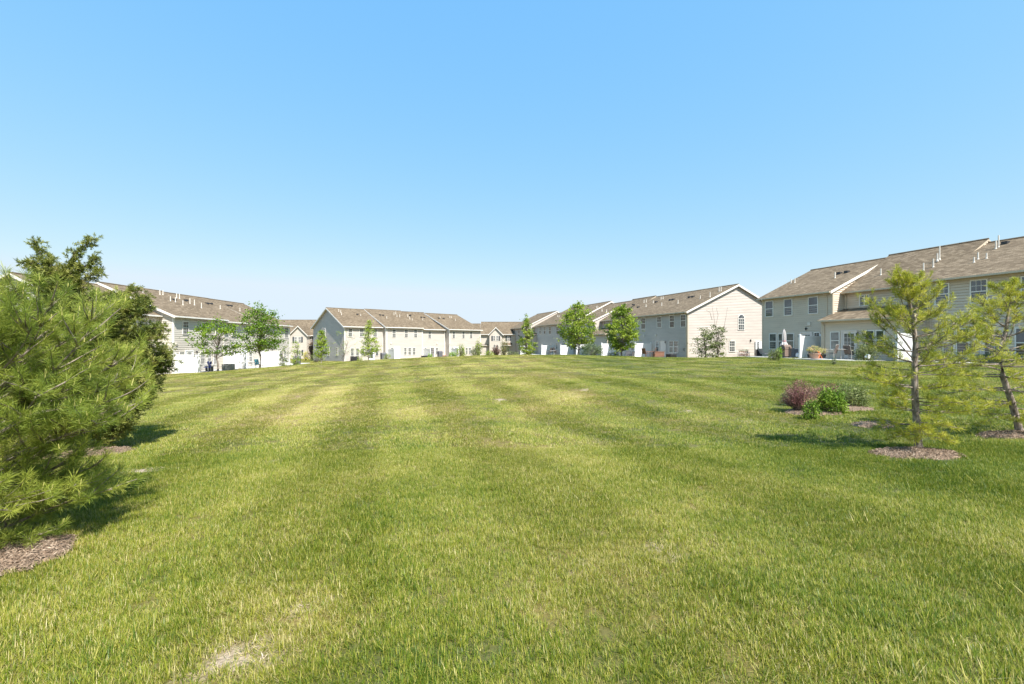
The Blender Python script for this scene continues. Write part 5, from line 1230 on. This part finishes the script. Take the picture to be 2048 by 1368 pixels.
# left row
for px, Y, rz, lb, mt_, fr in ((508, 50.5, 110, 'teal reclined patio chair left of the rounded tree trunk', 'teal', 'white'), (517, 51.5, -110, 'teal patio chair behind the rounded tree trunk', 'teal', 'white'),
        (414, 45, 100, 'white chair with blue cushion, left of the pair by the triple window', 'blue', 'white'), (424, 45.3, -80, 'white chair with blue cushion, right of the pair by the triple window', 'blue', 'white'),
        (566, 56, 60, 'white patio chair under the rose shrub, left one', 'white', 'white'), (577, 57, -50, 'white patio chair right of the rose shrub', 'white', 'white')):
    x = at(px, Y); sling_chair('patio_chair', x, Y, H(x, Y)+.05, R(rz), lb, mt_, fr)
x = at(570, 58); table(x, 58, H(x, 58)+.05, 0, 'white round table between the white chairs at the end of the left row', .5, .7, 'white')
def grill(x, y, z, rz, label, s=1.0):
    r = empty('covered_grill', (x, y, z), rz); tag(r, label, 'grill'); r.scale = (s, s, s)
    m = MB(); m.box(-.4, .4, -.26, .26, .05, .78); m.build('cabinet', M['tarp'], r)
    m = MB(); m.tube([(-.42, 0, .86), (.42, 0, .86)], .27, 12); m.build('lid', M['tarp'], r)
    for a_, b_x in ((-.72, -.401), (.401, .72)): m = MB(); m.box(a_, b_x, -.22, .22, .76, .80); m.build('side_shelf', M['dark'], r)
    for sx in (-.33, .33): m = MB(); m.tube([(sx-.03, -.2, .06), (sx+.03, -.2, .06)], .06, 8); m.build('wheel', M['dark'], r)
x = at(594, 57); grill(x, 57, H(x, 57)+.02, .3, 'black covered grill under the leggy shrub at the end of the left row')
x = at(767, 74.5); grill(x, 74.5, zat(719.5, 74.5), MM.ang, 'black grill at the step between the first two middle row houses', 1.05)
x = at(880, 82); grill(x, 82, zat(714.5, 82), MM.ang, 'dark grill at the shaded step left of the last middle row house', 1.0)
x = at(419, 46.4); r = empty('fire_pit', (x, 46.4, H(x, 46.4)+.03)); tag(r, 'small dark box table between the two blue cushioned chairs', 'table')
m = MB(); m.box(-.25, .25, -.25, .25, .0, .48); m.build('base', M['dark'], r); m = MB(); m.box(-.3, .3, -.3, .3, .482, .52); m.build('top', M['storage'], r)
# middle row red pieces
x = at(793, 79); c = sling_chair('patio_chair', x, 79, zat(715.5, 79), MM.ang+R(180), 'red chair before the white door, middle row', 'red', 'red'); c.scale = (1.1, 1.1, 1.1)
x = at(808.5, 79.5); r = empty('garden_bench', (x, 79.5, zat(716, 79.5)), MM.ang); tag(r, 'low red bench under the triple window, middle row', 'bench')
m = MB(); m.box(-.6, .6, -.2, .2, .36, .41); m.build('seat', M['red'], r)
for sx in (-.5, .5): m = MB(); m.box(sx-.04, sx+.04, -.18, .18, 0, .359); m.build('leg', M['red'], r)
m = MB(); m.box(-.6, .6, .2, .23, .45, .8); m.build('backrest', M['red'], r)
x = at(889, 84); r = empty('garden_bench', (x, 84, zat(714, 84)), MM.ang); tag(r, 'low salmon bench in the shaded corner, middle row', 'bench')
m = MB(); m.box(-.5, .5, -.25, .25, .26, .36); m.build('seat', M['terracotta'], r)
for sx in (-.42, .42): m = MB(); m.box(sx-.05, sx+.05, -.2, .2, -.1, .259); m.build('leg', M['terracotta'], r)
# small sign leaning by the rose bush
x, y, z = P(1733, 717.5, 30.3); r = empty('yard_lantern', (x, y, z), .3); tag(r, 'small tilted white lantern in front of the rose bush', 'lantern')
m = MB(); m.box(-.12, .12, -.09, .09, .06, .30); o = m.build('housing', M['white'], r); o.rotation_euler = (.2, .35, 0)
m = MB(); m.tube([(0, 0, -.1), (0, 0, .1)], .02, 6); m.build('stake', M['dark'], r)

# ------------------------------------------------------------------ grass
def tuft_mesh(name, size, n, h, w, seg, seed, lean=.10):
    rng = np.random.default_rng(seed)
    # blades gather in small clumps
    k = max(4, n//11); cl = rng.uniform(-size/2, size/2, (k, 2)); b = cl[rng.integers(0, k, n)]+rng.normal(0, size/math.sqrt(k)*.33, (n, 2))
    ca = rng.uniform(0, 2*math.pi, k)
    L = h*rng.uniform(.45, 1.15, n); az = rng.uniform(0, 2*math.pi, n); tl = rng.uniform(.05, .95, n)**1.2*1.05
    d0 = np.stack([np.cos(az)*np.sin(tl)+lean, np.sin(az)*np.sin(tl), np.cos(tl)], 1); d0 = unit(d0)
    bend = rng.uniform(.1, .75, n); side = unit(np.cross(d0, np.array([0, 0, 1.])+0*d0)); W_ = (w*rng.uniform(.7, 1.25, n))[:, None]
    base = np.concatenate([b, np.full((n, 1), -.012)], 1)
    tint = np.clip(rng.normal(.42, .30, n), -.1, 1); dry = rng.uniform(0, 1, n) < .13; tint[dry] = rng.uniform(.95, 1.25, dry.sum())
    ring = []
    for j in range(seg+1):
        t = j/seg; p = base+d0*(L*t)[:, None]; p = p+np.stack([d0[:, 0]*bend*L*t*t*.5, d0[:, 1]*bend*L*t*t*.5, -bend*L*t*t*.45], 1)
        ww = W_*.5*(1-t**1.6) if j < seg else 0*W_; ring.append((p-side*ww, p+side*ww))
    Vs = []
    for j in range(seg): Vs += [ring[j][0], ring[j][1]]
    Vs.append(ring[seg][0]); m = 2*seg+1
    V = np.stack(Vs, 1).reshape(-1, 3); o = (np.arange(n)*m)[:, None]; tris = []
    for j in range(seg-1): tris += [(2*j, 2*j+1, 2*j+3), (2*j, 2*j+3, 2*j+2)]
    tris.append((2*seg-2, 2*seg-1, 2*seg)); F = (o[:, :, None]+np.array(tris)[None]).reshape(-1, 3)
    return fast_mesh(name, V, F, M['grass'], np.repeat(tint, m))
def scatter(name, label, coll_items, pts, rot, scl, idx):
    coll = bpy.data.collections.new(name+'_tufts')          # never linked: only feeds the instances
    for i, me in enumerate(coll_items): o = bpy.data.objects.new(f'grass_tuft.{i:03d}', me); coll.objects.link(o)
    me = bpy.data.meshes.new(name); me.vertices.add(len(pts)); me.vertices.foreach_set('co', pts.astype(np.float32).ravel())
    for n_, ty, d in (('rot', 'FLOAT_VECTOR', rot), ('scl', 'FLOAT', scl)):
        a = me.attributes.new(n_, ty, 'POINT'); a.data.foreach_set('vector' if ty == 'FLOAT_VECTOR' else 'value', d.astype(np.float32).ravel())
    a = me.attributes.new('idx', 'INT', 'POINT'); a.data.foreach_set('value', idx.astype(np.int32))
    o = link(name, me); tag(o, label, 'grass', kind='stuff')
    ng = bpy.data.node_groups.new(name, 'GeometryNodeTree'); ng.interface.new_socket('Geometry', in_out='INPUT', socket_type='NodeSocketGeometry'); ng.interface.new_socket('Geometry', in_out='OUTPUT', socket_type='NodeSocketGeometry')
    gi = ng.nodes.new('NodeGroupInput'); go = ng.nodes.new('NodeGroupOutput'); ip = ng.nodes.new('GeometryNodeInstanceOnPoints'); ci = ng.nodes.new('GeometryNodeCollectionInfo')
    ci.inputs['Collection'].default_value = coll; ci.inputs['Separate Children'].default_value = True; ci.inputs['Reset Children'].default_value = True
    def at_(n_, ty): q = ng.nodes.new('GeometryNodeInputNamedAttribute'); q.data_type = ty; q.inputs[0].default_value = n_; return q.outputs[0]
    ng.links.new(gi.outputs[0], ip.inputs['Points']); ng.links.new(ci.outputs[0], ip.inputs['Instance']); ip.inputs['Pick Instance'].default_value = True
    ng.links.new(at_('idx', 'INT'), ip.inputs['Instance Index']); ng.links.new(at_('rot', 'FLOAT_VECTOR'), ip.inputs['Rotation']); ng.links.new(at_('scl', 'FLOAT'), ip.inputs['Scale'])
    ng.links.new(ip.outputs[0], go.inputs[0]); md = o.modifiers.new('instances', 'NODES'); md.node_group = ng
    return o
rs_ = np.random.default_rng(12); cen = []
for e in BARE:
    k_ = int(12+1800*e[2]*e[3]); a_ = rs_.uniform(0, 6.283, k_); f_ = np.sqrt(rs_.uniform(0, 1.3, k_)); cen.append(np.stack([e[0]+e[2]*f_*np.cos(a_), e[1]+e[3]*f_*np.sin(a_)], 1))
cen = np.concatenate(cen); cen = np.concatenate([cen, (Hn(cen[:, 0], cen[:, 1])+.006)[:, None]], 1)
V, F, t = leaf_quads(cen, .028, .07, 2.5, rs_); M['straw'] = leafy('dry_straw', ((.22, .16, .10), (.42, .33, .22), (.60, .50, .36)), 0, 6, .9)
o = link('dead_grass', fast_mesh('dead_grass', V, F, M['straw'], t)); tag(o, 'dry dead straw lying on the bare spots of the lawn', 'dead grass', kind='stuff')
# stripes left by the mower: the grass is bent to one side, then to the other
SA = math.atan2(.97, -.22)
def stripe(x, y):
    c = x*math.sin(SA)-y*math.cos(SA)+1.2*np.sin(y*.05)
    return (np.floor(c/1.15) % 2).astype(int)
def footprint_mask(x, y):
    m = np.zeros(x.shape, bool)
    for row, u0, u1, v0 in ((RR, -.5, 30, -4.3), (RC, -64, .1, -3.1), (LL, -9, 24, -2.95), (MM, 7.8, 18.6, -3.6), (MM, -.1, 27, -.1), (NN, -9, 15, -2), (OO, -8, 16, -2)):
        dx = x-row.P0[0]; dy = y-row.P0[1]; u = dx*row.e[0]+dy*row.e[1]; v = dx*row.i[0]+dy*row.i[1]
        vv0 = np.full(x.shape, float(v0))
        if row is RR: vv0 = np.where(u < 1.2, -.05, np.where(u < 6.7, -3.2, np.where(u < 13.3, -4.2, -3.4)))
        if row is RC: vv0 = np.where(u > -1.5, -.05, -3.05)
        if row is LL: vv0 = np.where(u < .1, 1.35, -2.95)
        m |= (u > u0) & (u < u1) & (v > vv0) & (v < 14)
    return m
def field(y0, y1, cell, margin, seed, keep_seed):
    rng = np.random.default_rng(seed); gx = np.arange(-75, 75, cell) if y1 > 20 else np.arange(-y1*1.3-2, y1*1.3+2, cell); gy = np.arange(y0, y1, cell)
    X, Y = np.meshgrid(gx, gy); X = X.ravel()+rng.uniform(-.5, .5, X.size)*cell; Y = Y.ravel()+rng.uniform(-.5, .5, Y.size)*cell
    k = (np.abs(X) < Y*1.16+margin) & ~footprint_mask(X, Y); X, Y = X[k], Y[k]
    k = ~mulch_mask(X, Y); X, Y = X[k], Y[k]
    d = np.full(X.shape, 9.)
    for e in BARE: d = np.minimum(d, inside(X, Y, e)+.5*wob(X, Y))
    thin = np.sin(X*.8+2)*np.sin(Y*.9+X*.35)*.5+.5
    k = (d > 1.0) | ((rng.uniform(0, 1, X.shape) < .13)); X, Y, d, thin = X[k], Y[k], d[k], thin[k]
    Z = Hn(X, Y); e_ = .15; gxn = (Hn(X+e_, Y)-Z)/e_; gyn = (Hn(X, Y+e_)-Z)/e_
    st = stripe(X, Y); hd = SA+st*math.pi+rng.normal(0, .55, X.shape)
    tall = .84+.30*(np.sin(X*1.9+1)*np.sin(Y*1.6+X*.7)*.5+.5)+rng.normal(0, .14, X.shape)
    tall = np.clip(tall, .76, 1.5); tall = np.where(d < 1.6, tall*.75, tall)
    rot = np.stack([np.arctan(gyn), -np.arctan(gxn), hd], 1)
    # rotation about z first must keep the tilt in world axes: compose through matrices
    out = np.empty_like(rot)
    for i in range(len(rot)):
        q = Vector((-gxn[i], -gyn[i], 1)).normalized().to_track_quat('Z', 'Y').to_matrix()
        z_ = Vector((0, 0, 1)).rotation_difference(Vector((-gxn[i], -gyn[i], 1)).normalized()).to_matrix()
        e = (z_@Matrix.Rotation(hd[i], 3, 'Z')).to_euler(); out[i] = (e.x, e.y, e.z)
    return np.stack([X, Y, Z], 1), out, tall
near = [tuft_mesh('tuft_near', .26, 600, .066, .0037, 3, 100+i) for i in range(7)]
midt = [tuft_mesh('tuft_mid', .52, 620, .064, .0068, 2, 200+i, .22) for i in range(6)]
fart = [tuft_mesh('tuft_far', 1.4, 1500, .058, .013, 1, 300+i, .30) for i in range(5)]
tall_t = [tuft_mesh('tuft_tall', .16, 34, .125, .0052, 3, 400+i, .15) for i in range(4)]
for nm, lb, ts, y0, y1, cell, mg, sd in (('grass_near', 'uneven long lawn grass closest to the camera', near, 1.2, 7.2, .142, .7, 1),
                                         ('grass_middle', 'mown lawn grass in the middle of the lawn', midt, 7.0, 19, .33, 1, 2),
                                         ('grass_far', 'mown lawn grass up to the houses', fart, 18.5, 100, .95, 3, 3)):
    p, r_, s = field(y0, y1, cell, mg, sd, 0); rr = np.random.default_rng(sd+50)
    scatter(nm, lb, ts, p, r_, s, rr.integers(0, len(ts), len(p)))
p, r_, s = field(1.2, 9, .34, .7, 9, 0); rr = np.random.default_rng(77); k = (np.sin(p[:, 0]*1.3+.5)*np.sin(p[:, 1]*1.1+1.3) > -.15) & (rr.uniform(0, 1, len(p)) < .75)
scatter('grass_tufts', 'taller coarse tufts standing out of the near lawn', tall_t, p[k], r_[k], s[k]*.95, rr.integers(0, 4, k.sum()))
print('objects', len(bpy.data.objects), 'tris', sum(len(o.data.loop_triangles) or len(o.data.polygons) for o in C.objects if o.type == 'MESH'))
